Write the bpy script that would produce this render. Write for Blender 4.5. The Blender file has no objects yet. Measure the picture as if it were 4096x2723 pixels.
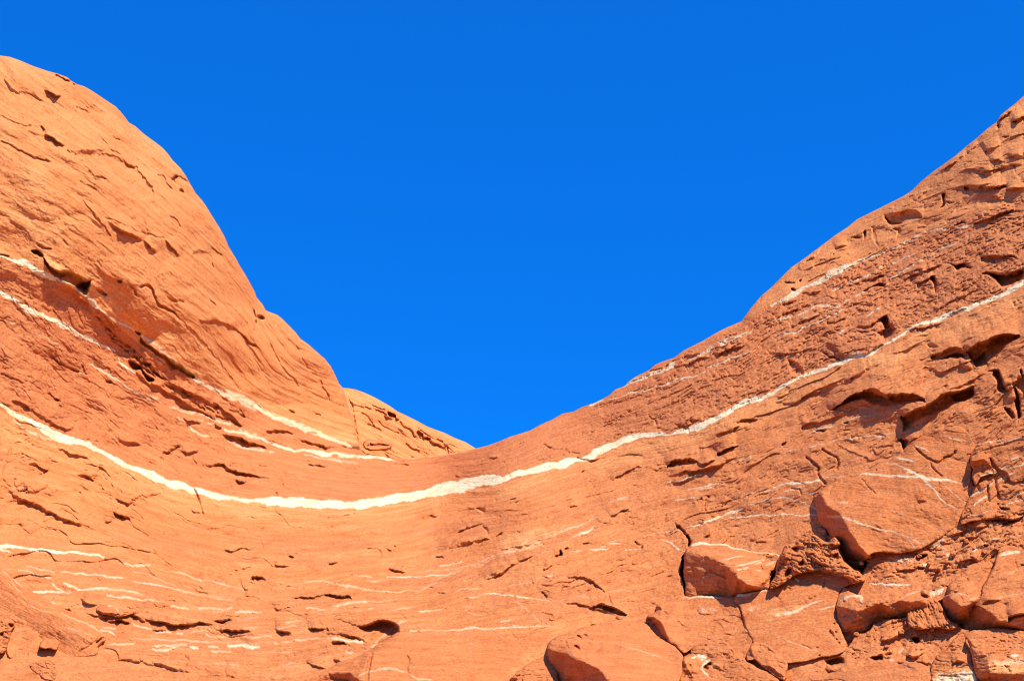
import bpy, math
import numpy as np
from mathutils import Vector, Matrix

# ------------------------------------------------------------------ camera, sky, sun, exposure
scene = bpy.context.scene
LENS, PITCH, CAMZ = 50.0, 22.0, 1.7
cam_d = bpy.data.cameras.new('camera'); cam = bpy.data.objects.new('camera', cam_d)
scene.collection.objects.link(cam); scene.camera = cam
cam.location = (0, 0, CAMZ); cam.rotation_euler = (math.radians(90+PITCH), 0, 0)
cam_d.lens = LENS; cam_d.sensor_width = 36; cam_d.clip_start = .1; cam_d.clip_end = 5000

SUN = Vector((0.36, -0.49, 0.80)).normalized()          # from the rock towards the sun
el = math.asin(SUN.z); az = math.atan2(SUN.x, SUN.y)
world = bpy.data.worlds.new('World'); scene.world = world; world.use_nodes = True
wn, wl = world.node_tree.nodes, world.node_tree.links
bg = wn['Background']; sky = wn.new('ShaderNodeTexSky'); sky.sky_type = 'NISHITA'; sky.sun_disc = False
sky.sun_elevation = el; sky.sun_rotation = az; sky.altitude = 1400; sky.air_density = 1.0; sky.dust_density = 0.15; sky.ozone_density = 3.0
gm = wn.new('ShaderNodeVectorMath'); gm.operation = 'MULTIPLY'; gm.inputs[1].default_value = (0.012, 0.65, 1.50)
wl.new(sky.outputs[0], gm.inputs[0])
sc_ = wn.new('ShaderNodeVectorMath'); sc_.operation = 'SCALE'; sc_.inputs['Scale'].default_value = .55; wl.new(gm.outputs[0], sc_.inputs[0])
ad = wn.new('ShaderNodeVectorMath'); ad.operation = 'ADD'; ad.inputs[1].default_value = (.012, .39, 1.86); wl.new(sc_.outputs[0], ad.inputs[0])
wl.new(ad.outputs[0], bg.inputs[0]); bg.inputs[1].default_value = 0.15
sd = bpy.data.lights.new('sun', 'SUN'); so = bpy.data.objects.new('sun', sd); scene.collection.objects.link(so)
sd.energy = 4.9; sd.angle = math.radians(0.5); sd.color = (1, .965, .90)
so.rotation_euler = SUN.to_track_quat('Z', 'Y').to_euler(); so.location = (20, -10, 60)
scene.view_settings.view_transform = 'Standard'; scene.view_settings.look = 'None'
scene.view_settings.gamma = 1; scene.view_settings.use_curve_mapping = False; scene.view_settings.exposure = 0.33
scene.cycles.filter_width = 1.1; scene.cycles.max_bounces = 6; scene.cycles.diffuse_bounces = 2

# ------------------------------------------------------------------ noise
rs = np.random.RandomState(7)
PERM = np.concatenate([rs.permutation(1024)]*3)
ANG = rs.rand(1024)*2*np.pi; GX, GY = np.cos(ANG), np.sin(ANG)
def noise(x, y, s=0):
    xi = np.floor(x).astype(np.int64); yi = np.floor(y).astype(np.int64)
    fx = x-xi; fy = y-yi; u = fx*fx*fx*(fx*(fx*6-15)+10); v = fy*fy*fy*(fy*(fy*6-15)+10)
    def g(a, b, dx, dy):
        h = PERM[(PERM[(xi+a+s*37) & 1023]+yi+b) & 1023]
        return GX[h]*dx+GY[h]*dy
    n0 = g(0,0,fx,fy)*(1-u)+g(1,0,fx-1,fy)*u
    n1 = g(0,1,fx,fy-1)*(1-u)+g(1,1,fx-1,fy-1)*u
    return (n0*(1-v)+n1*v)*1.5
def fbm(x, y, o=4, s=0, gain=.5):
    r = 0; a = 1
    for k in range(o):
        r = r+a*noise(x, y, s+k); x = x*2.03+11.3; y = y*2.03+5.7; a *= gain
    return r
def ridge(x, y, o=3, s=0):
    r = 0; a = 1
    for k in range(o):
        r = r+a*(1-np.abs(noise(x, y, s+k))*2); x = x*2.1+3.1; y = y*2.1+9.7; a *= .5
    return r/1.75
def sst(a, b, x):
    t = np.clip((x-a)/(b-a), 0, 1); return t*t*(3-2*t)

# ------------------------------------------------------------------ survey windows: (x0, y0, scale)
ZW = {'Z1': (0,150,1.53125), 'Z2': (0,1100,1.53125), 'Z3': (0,1900,1.90545), 'Z4': (900,1200,1.42545),
      'Y1': (1100,1900,1.90545), 'Y2': (2000,1300,1.568), 'Y3': (1900,2100,2.359), 'Y4': (2700,1800,1.69875),
      'Y5': (3300,1800,1.6985), 'Y6': (3096,1000,1.568), 'Y7': (2896,350,1.5683), 'P': (0,0,0.57593), 'S': (0,0,1.0)}
def Z(z, pts):
    x0, y0, k = ZW[z]
    a = np.array([list(p) for p in pts], float)
    a[:,0] = x0+a[:,0]/k; a[:,1] = y0+a[:,1]/k
    if a.shape[1] > 2: a[:,2] /= k
    return a
def smooth(p, n=4, closed=False):
    m = len(p)
    if m < 3 or n < 2: return p
    out = []
    rng = range(m if closed else m-1)
    for i in rng:
        if closed: a, b, c, d = p[(i-1)%m], p[i], p[(i+1)%m], p[(i+2)%m]
        else: a, b, c, d = p[max(i-1,0)], p[i], p[i+1], p[min(i+2,m-1)]
        for k in range(n):
            t = k/n
            out.append(.5*((2*b)+(-a+c)*t+(2*a-5*b+4*c-d)*t*t+(-a+3*b-3*c+d)*t**3))
    if not closed: out.append(p[-1])
    return np.array(out)
def dist(px, py, line, closed=False):
    """distance to a polyline, side (+ = left of travel / above when drawn left to right), value of 3rd column, arc 0..1"""
    n = len(line); best = np.full(px.shape, 1e18); side = np.zeros(px.shape); val = np.zeros(px.shape); arc = np.zeros(px.shape)
    has = line.shape[1] > 2; m = n if closed else n-1
    for i in range(m):
        a = line[i]; b = line[(i+1)%n]; dx, dy = b[0]-a[0], b[1]-a[1]; L = dx*dx+dy*dy+1e-9
        t = np.clip(((px-a[0])*dx+(py-a[1])*dy)/L, 0, 1)
        qx = px-(a[0]+t*dx); qy = py-(a[1]+t*dy); d2 = qx*qx+qy*qy
        k = d2 < best
        best = np.where(k, d2, best); cr = dx*(py-a[1])-dy*(px-a[0]); side = np.where(k, -np.sign(cr), side)
        arc = np.where(k, (i+t)/m, arc)
        if has: val = np.where(k, a[2]+t*(b[2]-a[2]), val)
    return np.sqrt(best), side, val, arc
def inside(px, py, poly):
    n = len(poly); c = np.zeros(px.shape, bool)
    for i in range(n):
        x1, y1 = poly[i][:2]; x2, y2 = poly[(i+1)%n][:2]
        if y1 == y2: continue
        k = ((y1 > py) != (y2 > py)) & (px < (x2-x1)*(py-y1)/(y2-y1)+x1)
        c ^= k
    return c

# ------------------------------------------------------------------ thin-plate fields: base distance and bedding
class TPS:
    def __init__(s, pts, lam=0.0):
        p = np.array(pts, float); s.p = p[:,:2]/1000.; n = len(p)
        r = np.hypot(s.p[:,None,0]-s.p[None,:,0], s.p[:,None,1]-s.p[None,:,1])
        K = np.where(r > 0, r*r*np.log(r+1e-12), 0)+lam*np.eye(n)
        P = np.c_[np.ones(n), s.p]; A = np.zeros((n+3,n+3)); A[:n,:n] = K; A[:n,n:] = P; A[n:,:n] = P.T
        s.w = np.linalg.solve(A, np.r_[p[:,2], 0, 0, 0])
        # coarse table for fast look-up
        s.gx = np.arange(-2400, 6601, 60.); s.gy = np.arange(-1400, 5001, 60.)
        GXX, GYY = np.meshgrid(s.gx, s.gy); s.T = s.ev(GXX, GYY)
    def ev(s, x, y):
        X = x/1000.; Y = y/1000.; r = s.w[-3]+s.w[-2]*X+s.w[-1]*Y
        for i in range(len(s.p)):
            d = (X-s.p[i,0])**2+(Y-s.p[i,1])**2
            r = r+s.w[i]*.5*d*np.log(d+1e-12)
        return r
    def __call__(s, x, y):
        fx = np.clip((x+2400)/60., 1, len(s.gx)-3); fy = np.clip((y+1400)/60., 1, len(s.gy)-3)
        ix = fx.astype(int); iy = fy.astype(int); u = fx-ix; v = fy-iy
        def cr(a, b, c, d, t): return .5*((2*b)+(-a+c)*t+(2*a-5*b+4*c-d)*t*t+(-a+3*b-3*c+d)*t**3)
        rows = [cr(*[s.T[iy+j, ix+i] for i in (-1,0,1,2)], u) for j in (-1,0,1,2)]
        return cr(*rows, v)
DEPTH = TPS([(-1500,-100,66),(-1500,900,56),(-1500,1700,50),(-1500,2700,38),
    (0,220,65.5),(0,600,60.5),(0,1020,58),(300,330,66),(400,700,62.5),(500,1050,61.5),(560,560,68),(800,900,68.5),(800,1250,65.5),(1000,1200,72),
    (1150,1450,73),(1350,1550,79),(500,1400,62.5),(1000,1670,68.5),(1450,1800,75),(1750,1800,76.5),
    (0,1640,55),(700,1950,59.5),(1400,2010,63),(2000,1900,61.5),(2800,1700,57),(3500,1400,53),(4096,1130,50),
    (2300,1640,69),(2900,1310,65),(3400,1060,62.5),(4096,800,55.5),(3500,850,66),(4096,390,63),(4096,600,58.5),
    (0,2200,49),(1000,2250,52.5),(2000,2200,52),(3000,2100,49),(4096,2000,43),(3500,1800,48),
    (0,2723,41.5),(1000,2723,42.5),(2000,2723,42),(3000,2723,40),(4096,2723,36.5),(2500,2450,46.5),(400,2450,46),
    (-1500,3700,28),(500,3700,30),(2500,3700,30),(5600,3700,26),(-1500,4300,25),(500,4300,27),(2500,4300,27),(5600,4300,23),
    (5600,-500,60),(5600,600,50),(5600,1500,42),(5600,2700,32)], .002)
def lvl(z, pts, v): return [(a[0], a[1], v) for a in Z(z, pts)]
SEAM = [(-900,330),(-400,470),(0,585),(60,600),(130,640),(200,690),(270,750),(330,800),(400,850),(460,880),(550,920),(640,965),(740,1000),(850,1028),(950,1043),(1080,1038)]
SEAMR = [(1097,1029),(1250,975),(1400,905),(1500,855),(1600,800),(1687,748),(1780,703),(1870,660),(1960,612),(1990,594),(2100,550),(2190,512),(2260,490),(2359,455),(2800,300)]
BED = TPS(lvl('P', SEAM[::2]+SEAMR[::2], 1.0)
    + lvl('P', [(-800,640),(-400,770),(0,945),(130,1000),(260,1052),(400,1115),(520,1142),(700,1160),(880,1160),(1050,1125),(1250,1083),(1400,1030),(1560,995),(1720,935),(1900,845),(2030,805),(2200,725),(2359,655),(2800,520)], 0)
    + lvl('P', [(-400,1220),(0,1260),(240,1280),(440,1335),(700,1365),(1000,1330),(1300,1250),(1600,1150),(1900,1050),(2359,860),(2800,700)], -1)
    + lvl('P', [(-400,1490),(0,1510),(400,1495),(800,1475),(1100,1440),(1400,1380),(1700,1300),(2000,1210),(2359,1090)], -1.8)
    + lvl('P', [(-400,1800),(400,1800),(1200,1750),(2000,1600),(2800,1350)], -3)
    + lvl('P', [(-400,150),(0,340),(200,450),(400,600),(560,740),(750,900)], 1.8)
    + lvl('P', [(-200,-200),(100,130),(300,290),(450,420),(700,760)], 2.8)
    + lvl('P', [(1800,600),(2000,500),(2200,430),(2359,370)], 1.4)
    + lvl('P', [(2359,200),(2600,50)], 2.2), .0005)
F = 36.0/LENS/4096.0
cp, sp = math.cos(math.radians(PITCH)), math.sin(math.radians(PITCH))
def world_pos(x, y, D):
    u = (x-2048)*F*D; v = -(y-1361.5)*F*D
    return np.stack([u, D*cp-v*sp, CAMZ+D*sp+v*cp], -1)

# ------------------------------------------------------------------ a rock surface that features are carved into
class Surf:
    def __init__(s, X, Y):
        s.X, s.Y = X, Y
        wx = 7*fbm(X/70., Y/70., 3, 3)+2.2*noise(X/13., Y/13., 9); wy = 7*fbm(X/70., Y/70., 3, 23)+2.2*noise(X/13., Y/13., 29)
        s.U = X+wx; s.V = Y+wy
        s.H = np.zeros(X.shape); s.white = np.zeros(X.shape); s.red = np.zeros(X.shape); s.cream = np.zeros(X.shape); s.rough = np.zeros(X.shape)
    def sel(s, pts, m):
        x0, y0 = pts[:,:2].min(0)-m; x1, y1 = pts[:,:2].max(0)+m
        return np.nonzero((s.U > x0) & (s.U < x1) & (s.V > y0) & (s.V < y1))
    def vein(s, z, pts, w=None, k=1.0, chan='white', soft=2.0, rag=.45, brk=0.0):
        p = Z(z, pts)
        if p.shape[1] < 3: p = np.c_[p, np.full(len(p), w or 5.0)]
        elif w: p[:,2] = p[:,2]*w
        p = smooth(p, 4); m = p[:,2].max()+20; i = s.sel(p, m)
        if not len(i[0]): return
        u, v = s.U[i], s.V[i]; d, sd, wd, a = dist(u, v, p)
        half = wd*(.44 if wd.max() < 12 else .5)*(1+rag*noise(u/75., v/45., 41)*1.1+.3*rag*noise(u/20., v/11., 42))+rag*1.2*noise(u/7., v/6., 43)
        a_ = sst(half+soft, half-soft, d)*np.clip(wd/4., .3, 1)*(1-.22*sst(12, 5, wd)*sst(-.1, .4, noise(u/55., v/9., 45)))
        if brk: a_ = a_*sst(brk-.25, brk+.1, .5+noise(u/40., v/14., 47))
        c = getattr(s, chan); thin = wd.max() < 12; k = k*((1.0 if len(p) and p[:,0].min() > 2300 else .72) if thin else .97)*(1-.18*sst(1800, 3400, u)*sst(-.1, .5, fbm(u/60., v/30., 2, 48)))
        c[i] = np.maximum(c[i], a_*k)
    def crack(s, z, pts, w=7, d=12):
        p = Z(z, pts); p = np.c_[p[:,:2], (p[:,2] if p.shape[1] > 2 else np.full(len(p), w))]; p = smooth(p, 3)
        i = s.sel(p, p[:,2].max()*1.5+12)
        if not len(i[0]): return
        u, v = s.U[i], s.V[i]; dd, sd, wd, a = dist(u, v, p)
        hw = wd*.5*(1+.6*noise(u/14., v/14., 61)); e = sst(0, .07, a)*sst(1, .93, a)*.7+.3
        s.H[i] -= 1.5*d*e*sst(hw+3, np.maximum(hw-3, -1.5), dd)
    def ledge(s, z, pts, h=14, up=60, w=6, dn=30, under=.5):
        """lip above the line, recess below it; line drawn left to right"""
        p = smooth(Z(z, pts)[:,:2], 3); i = s.sel(p, max(up, dn)*1.6)
        if not len(i[0]): return
        u, v = s.U[i], s.V[i]; d, sd, _, a = dist(u, v, p); e = np.sin(np.pi*np.clip(a, 0, 1))**.7; L = np.hypot(*(p[-1]-p[0])); up = min(up, .7*L+8)*(.35+.65*e)
        h = h*(1+.5*noise(u/26., v/26., 73)); sg = d*sd; t = sst(-w/2., w/2., sg)
        s.H[i] += 1.45*e*h*(t*np.exp(-np.maximum(sg, 0)/up)-under*(1-t)*np.exp(-np.maximum(-sg, 0)/dn))
    def hole(s, z, pts, d=30, soft=8, sm=3):
        p = smooth(Z(z, pts)[:,:2], sm, True); i = s.sel(p, 20)
        if not len(i[0]): return
        u, v = s.U[i], s.V[i]; dd = dist(u, v, p, True)[0]; dd = np.where(inside(u, v, p), dd, -dd)
        s.H[i] -= 1.8*d*sst(-2, soft, dd)
    def bulge(s, z, pts, h=30, soft=40, tx=0, ty=0, sm=3):
        p = smooth(Z(z, pts)[:,:2], sm, True); i = s.sel(p, 20); c = p.mean(0)
        if not len(i[0]): return
        u, v = s.U[i], s.V[i]; dd = dist(u, v, p, True)[0]; dd = np.where(inside(u, v, p), dd, 0)
        t = np.clip(dd/soft, 0, 1); s.H[i] += (h+tx*(u-c[0])+ty*(v-c[1]))*np.sqrt(np.maximum(1-(1-t)**2, 0))*(dd > 0)
    def scarp(s, z, top, bot, h=40, up=90, dn=0, under=0.0):
        h = h*1.15; under = under*2.2+.4*h
        """overhanging face between a top edge and a bottom edge (both drawn left to right)"""
        a = smooth(Z(z, top)[:,:2], 3); b = smooth(Z(z, bot)[:,:2], 3); poly = np.r_[a, b[::-1]]
        i = s.sel(poly, up*2)
        if not len(i[0]): return
        u, v = s.U[i], s.V[i]; da, sa, _, aa = dist(u, v, a); db, sb, _, ab = dist(u, v, b); ins = inside(u, v, poly)
        t = da/(da+db+1e-6); e = np.sin(np.pi*np.clip(aa, 0, 1))**.8; L = np.hypot(*(a[-1]-a[0])); up = min(up, .6*L+10)*(.3+.7*e)
        above = (~ins) & (sa > 0) & (da <= db+2)
        s.H[i] += np.where(ins, h*(.25+.75*e)*(1-t)*(1+.25*fbm(u/30., v/30., 3, 71))-under*np.sin(np.clip(t,0,1)*np.pi), np.where(above, e*h*np.exp(-(da/up)**1.2), 0))
    def patch(s, z, pts, chan='red', k=1.0, soft=20, sm=3, brk=0):
        p = smooth(Z(z, pts)[:,:2], sm, True); i = s.sel(p, 30)
        if not len(i[0]): return
        u, v = s.U[i], s.V[i]; dd = dist(u, v, p, True)[0]; dd = np.where(inside(u, v, p), dd, -dd)
        a = k*sst(-soft*.3, soft, dd+soft*.8*fbm(u/25., v/18., 3, 81))
        if brk: a = a*sst(brk-.3, brk+.2, .5+fbm(u/30., v/16., 3, 85))
        c = getattr(s, chan); c[i] = np.maximum(c[i], a) if k > 0 else np.clip(c[i]+a, 0, 1)

def strata_detail(S, X, Y, B, rng=0, amp=1.0, along=None, grain=1.0, lm=.45):
    """relief every sandstone face gets: undulation, bedding-parallel ribs, short cracks"""
    A = X if along is None else along
    b = B*400.
    bw = b+14*fbm(X/160., Y/160., 3, 5+rng)
    H = 20*fbm(X/420., Y/300., 3, 11+rng, .45)
    H += amp*40*np.abs(noise((A+.4*bw)/300., (bw-.1*A)/150., 12+rng))+amp*9*np.abs(noise((A-.8*bw)/110., (bw+.2*A)/70., 13+rng))
    m2 = sst(-.05, .4, fbm(A/420., bw/150., 2, 38+rng)); ph = bw/150.+1.1*fbm(A/420., bw/200., 3, 39+rng); fr = ph-np.floor(ph)
    H += lm*amp*34*m2*((1-fr)**1.4)*sst(0, .045, fr)*(1-.5*np.clip(S.rough, 0, 1))
    H += amp*4.5*fbm(X/70., Y/60., 3, 15+rng)
    H += amp*1.1*fbm(X/14., Y/12., 2, 19+rng)
    H += amp*4.2*fbm(A/210., bw/26., 3, 31+rng, .55)
    # saw-tooth ledges: rock grows out downwards, then steps back
    m = sst(.12, .6, fbm(A/190., bw/90., 3, 35+rng))
    ph = bw/46.+1.5*fbm(A/200., bw/90., 3, 37+rng); fr = ph-np.floor(ph)
    H += grain*amp*11*m*(1-fr)*sst(0, .12, fr)
    # short dashes
    ro = np.clip(S.rough, 0, 1.3)
    def line(n, e): return 1-sst(0, e, np.abs(n))
    mk = sst(.2, .36, fbm(A/150., bw/60., 2, 53+rng)+.22*ro)
    H -= grain*amp*(7+5*ro)*mk*line(noise(A/110., bw/26., 51+rng)+.25*noise(A/20., bw/9., 52+rng), .17)
    mk = sst(.18, .34, fbm(A/80., bw/50., 2, 55+rng)+.25*ro)
    H -= (.5+.5*grain)*amp*(5+4*ro)*mk*line(noise(A/44., bw/15., 54+rng)+.2*noise(A/12., bw/7., 56+rng), .24)
    q = noise(A/30., bw/8., 50+rng)
    H -= .6*grain*amp*(4+6*ro)*sst(.62-.14*ro, .78-.14*ro, q)
    H -= 9*ro*sst(-.1, .2, noise(X/130., Y/110., 62+rng))*line(noise(X/52.+.01*bw, Y/36., 63+rng)+.2*noise(X/13., Y/13., 64+rng), .14)
    # blocky rubble texture where rough
    H += np.clip(S.rough, 0, 1.5)*(9*(ridge((A+.3*X)/80., bw/26., 3, 57+rng)-.5)+4.5*fbm(X/17., Y/13., 2, 58+rng)+2.5*noise(X/8., Y/7., 60+rng))
    return H

# ------------------------------------------------------------------ rock material
def rock_material(name, tint=(1,1,1), lam=1.0):
    m = bpy.data.materials.new(name); m.use_nodes = True; nt = m.node_tree; N = nt.nodes; L = nt.links
    bs = N['Principled BSDF']; bs.inputs['Roughness'].default_value = .92; bs.inputs['Specular IOR Level'].default_value = .12
    at = N.new('ShaderNodeAttribute'); at.attribute_name = 'strata'; sep = N.new('ShaderNodeSeparateColor'); L.new(at.outputs['Color'], sep.inputs[0])
    bd = N.new('ShaderNodeAttribute'); bd.attribute_name = 'bedding'
    tc = N.new('ShaderNodeTexCoord')
    def mp(vec, sc):
        a = N.new('ShaderNodeMapping'); a.inputs['Scale'].default_value = sc; L.new(vec, a.inputs[0]); return a.outputs[0]
    def nz(vec, sc, det=4, ro=.6):
        a = N.new('ShaderNodeTexNoise'); a.inputs['Scale'].default_value = sc; a.inputs['Detail'].default_value = det; a.inputs['Roughness'].default_value = ro
        L.new(vec, a.inputs['Vector']); return a.outputs['Fac']
    def ramp(f, a, b, lo=0.0, hi=1.0):
        r = N.new('ShaderNodeMapRange'); r.inputs['From Min'].default_value = a; r.inputs['From Max'].default_value = b
        r.inputs['To Min'].default_value = lo; r.inputs['To Max'].default_value = hi; r.interpolation_type = 'SMOOTHSTEP'; L.new(f, r.inputs['Value']); return r.outputs[0]
    def mix(f, a, b):
        x = N.new('ShaderNodeMix'); x.data_type = 'RGBA'
        if isinstance(f, float): x.inputs['Factor'].default_value = f
        else: L.new(f, x.inputs['Factor'])
        for k, c in (('A', a), ('B', b)):
            s_ = [i for i in x.inputs if i.name == k and i.type == 'RGBA'][0]
            if isinstance(c, tuple): s_.default_value = (*[c[q]*tint[q] for q in range(3)], 1)
            else: L.new(c, s_)
        return [o for o in x.outputs if o.type == 'RGBA'][0]
    def mul(f, k):
        a = N.new('ShaderNodeMath'); a.operation = 'MULTIPLY'; L.new(f, a.inputs[0])
        if isinstance(k, float): a.inputs[1].default_value = k
        else: L.new(k, a.inputs[1])
        return a.outputs[0]
    bv = bd.outputs['Vector']; ov = tc.outputs['Object']
    lamf = nz(mp(bv, (2.2, 26, 1)), 1.0, 5, .62)       # laminae along the bedding
    broad = nz(ov, .22, 4, .55); mid = nz(ov, 1.5, 5, .6); fine = nz(ov, 11, 4, .65)
    c = mix(ramp(lamf, .35, .68), (.62, .180, .045), (.72, .248, .076))
    c = mix(mul(ramp(broad, .36, .66), .6), c, (.77, .262, .078))
    c = mix(mul(ramp(mid, .52, .72), .55), c, (.56, .125, .030))
    redc = mix(ramp(lamf, .35, .7), (.59, .178, .054), (.69, .235, .076))
    redc = mix(mul(ramp(mid, .5, .7), .6), redc, (.51, .138, .042))
    c = mix(sep.outputs[1], c, redc)
    yel = mix(ramp(lamf, .38, .62), (.80, .285, .082), (.85, .40, .135))
    c = mix(sep.outputs[2], c, yel)
    wh = mix(ramp(mid, .45, .7), (.88, .73, .42), (.82, .58, .27))
    c = mix(sep.outputs[0], c, wh)
    g = N.new('ShaderNodeMix'); g.data_type = 'RGBA'; g.blend_type = 'MULTIPLY'; g.inputs['Factor'].default_value = 1
    L.new(c, [i for i in g.inputs if i.name == 'A' and i.type == 'RGBA'][0])
    gr = N.new('ShaderNodeCombineColor'); v = ramp(fine, .3, .7, .80, 1.12)
    for i in range(3): L.new(v, gr.inputs[i])
    L.new(gr.outputs[0], [i for i in g.inputs if i.name == 'B' and i.type == 'RGBA'][0])
    L.new([o for o in g.outputs if o.type == 'RGBA'][0], bs.inputs['Base Color'])
    b1 = N.new('ShaderNodeBump'); b1.inputs['Strength'].default_value = .9*lam; b1.inputs['Distance'].default_value = .035
    L.new(nz(mp(bv, (4, 60, 1)), 1.0, 4, .65), b1.inputs['Height'])
    b2 = N.new('ShaderNodeBump'); b2.inputs['Strength'].default_value = .8; b2.inputs['Distance'].default_value = .11
    L.new(nz(ov, 5, 6, .68), b2.inputs['Height']); L.new(b1.outputs[0], b2.inputs['Normal'])
    L.new(b2.outputs[0], bs.inputs['Normal'])
    return m
ROCK = rock_material('sandstone')
ROCK_B = rock_material('sandstone_boulder', (.98, .94, .92), 1.25)

def link_mesh(name, V, quads, tris, mat, attrs, parent=None):
    me = bpy.data.meshes.new(name); nq, nt_ = len(quads), len(tris)
    me.vertices.add(len(V)); me.vertices.foreach_set('co', np.ascontiguousarray(V, dtype=np.float32).ravel())
    loops = np.r_[quads.ravel(), tris.ravel()].astype(np.int32)
    me.loops.add(len(loops)); me.loops.foreach_set('vertex_index', loops)
    me.polygons.add(nq+nt_)
    st = np.r_[np.arange(nq)*4, nq*4+np.arange(nt_)*3].astype(np.int32)
    me.polygons.foreach_set('loop_start', st)
    me.polygons.foreach_set('use_smooth', np.ones(nq+nt_, bool))
    me.update(calc_edges=True); me.validate()
    a = me.attributes.new('strata', 'FLOAT_COLOR', 'POINT'); a.data.foreach_set('color', np.ascontiguousarray(attrs[0], dtype=np.float32).ravel())
    b = me.attributes.new('bedding', 'FLOAT_VECTOR', 'POINT'); b.data.foreach_set('vector', np.ascontiguousarray(attrs[1], dtype=np.float32).ravel())
    me.materials.append(mat)
    o = bpy.data.objects.new(name, me); scene.collection.objects.link(o)
    if parent: o.parent = parent
    return o
def grid_quads(ny, nx):
    i = np.arange(ny*nx).reshape(ny, nx)
    return np.stack([i[:-1,:-1], i[1:,:-1], i[1:,1:], i[:-1,1:]], -1)
def sub_mesh(name, V, Q, mat, A0, A1, T=None):
    T = np.zeros((0,3), int) if T is None else T
    used = np.unique(np.r_[Q.ravel(), T.ravel()]); mp_ = np.full(len(V), -1); mp_[used] = np.arange(len(used))
    return link_mesh(name, V[used], mp_[Q], mp_[T], mat, (A0[used], A1[used]))

STEP = 2.6
#@@TERRAIN
# silhouette of the rock against the sky, left to right
SIL = np.r_[
 Z('P', [(-1400,-60),(-800,20),(-400,70),(-150,105)]),
 Z('Z1', [(0,112),(60,120),(130,145),(200,175),(280,203),(350,222),(415,246),(430,262),(470,287),(515,300),(560,325),(610,358),(660,392),(710,425),(745,462),(790,522),(830,545),(880,590),(955,645),(1000,680),(1030,715),(1060,755),(1105,800),(1140,850),(1170,905),(1200,955),(1240,1000),(1270,1045),(1310,1110),(1345,1165),(1378,1225),(1400,1280),(1440,1345),(1470,1400),(1505,1455),(1535,1510),(1560,1555)]),
 Z('Z4', [(180,-15),(215,25),(232,58),(265,72),(300,85),(328,108),(360,140),(400,180),(430,220),(480,255),(530,300),(570,335),(605,380),(630,430),(650,475),(672,500),(690,560),(715,640),(735,700),(752,770),(768,838),(800,872),(900,893),(1000,903),(1120,895),(1160,890),(1230,885),(1290,870),(1370,860),(1430,845),(1500,828),(1568,803)]),
 Z('Y2', [(60,700),(190,660),(250,625),(330,590),(390,555),(460,542),(510,515),(600,485),(680,443),(720,405),(785,380),(800,360),(850,322),(900,300),(940,278),(970,250),(1020,228),(1090,205),(1150,160),(1210,130),(1270,100),(1320,70),(1375,38),(1430,12)]),
 Z('Y7', [(110,1465),(160,1395),(230,1310),(300,1250),(370,1180),(420,1130),(500,1075),(560,1030),(640,970),(700,925),(770,880),(830,830),(900,795),(960,765),(1000,745),(1060,715),(1120,685),(1180,645),(1230,595),(1310,530),(1380,480),(1450,430),(1520,370),(1590,315),(1650,260),(1710,218),(1735,175),(1790,130),(1840,90),(1882,52)]),
 Z('P', [(2500,120),(2800,-40),(3300,-200)])]
xs = np.r_[-2100+np.cumsum(np.r_[0, np.full(60, 32.)]), ]
xs = np.r_[np.arange(-2100, -60, 30.), np.arange(-60, 4156, STEP), np.arange(4170, 5600, 30.)]
order = np.argsort(SIL[:,0]); SX, SY = SIL[order,0], SIL[order,1]
Ts = np.interp(xs, SX, SY)
ws = np.r_[np.arange(0, 2760, STEP), np.geomspace(2770, 4900, 60)]
kx = np.arange(-260, 261, 20.); kw = np.exp(-(kx/120.)**2); Tm = sum(w_*np.interp(xs+q_, SX, SY) for q_, w_ in zip(kx, kw))/kw.sum()
X, W = np.meshgrid(xs, ws); T_ = Tm[None,:]+(Ts-Tm)[None,:]*np.exp(-W/170.)
# near the bottom of the frame rows flatten so that every column reaches the ground
Ybot = 4300.
Y = T_+W*1.0
k = np.clip(W/4900., 0, 1); Y = np.where(W > 2760, (Tm+2760)+(Ybot-(Tm+2760))*((W-2760)/(4900-2760)), Y)
ok_rows = slice(None)
S = Surf(X, Y)
B = BED(X, Y)
seam = np.r_[smooth(Z('P', SEAM), 4), smooth(Z('P', SEAMR), 4)]
on_dome_l = (Y < np.interp(X, seam[:,0], seam[:,1])) & (X < 1880)
on_dome_r = (Y < np.interp(X, seam[:,0], seam[:,1])) & (X > 2900)
Bw = B+.02*fbm(X/60., Y/60., 3, 91)
S.red = sst(-.03, .04, Bw)*sst(1.02, .98, Bw)
S.red *= 1-.3*sst(900, 0, X)*sst(.85, 1, Bw)
S.rough = S.red*(.25+.75*sst(1700, 3400, X))+.12*sst(3000, 3900, X)*(1-S.red)
S.red = np.maximum(S.red, .5*sst(1500, 3300, X)*sst(-.12, -.5, Bw))
S.cream = np.maximum(S.cream, .4*sst(.02, -.05, Bw)*sst(-.4, -.06, Bw))
S.cream = np.maximum(S.cream, .6*on_dome_l*sst(1.55, 1.02, Bw)*sst(100, 700, X))
S.cream = np.maximum(S.cream, .25*on_dome_r+on_dome_l*(.28+.22*fbm(X/300., Y/260., 3, 99)))
low = sst(-.1, -.5, Bw)*(Y > 1700)
S.red = np.maximum(S.red, low*.75*sst(-.15, .5, fbm(X/500., (B*400+.1*X)/90., 3, 95)))
S.cream = np.maximum(S.cream, low*.22*sst(.1, .6, fbm(X/450., B*400/70., 3, 97))*sst(2600, 1600, X))
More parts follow.
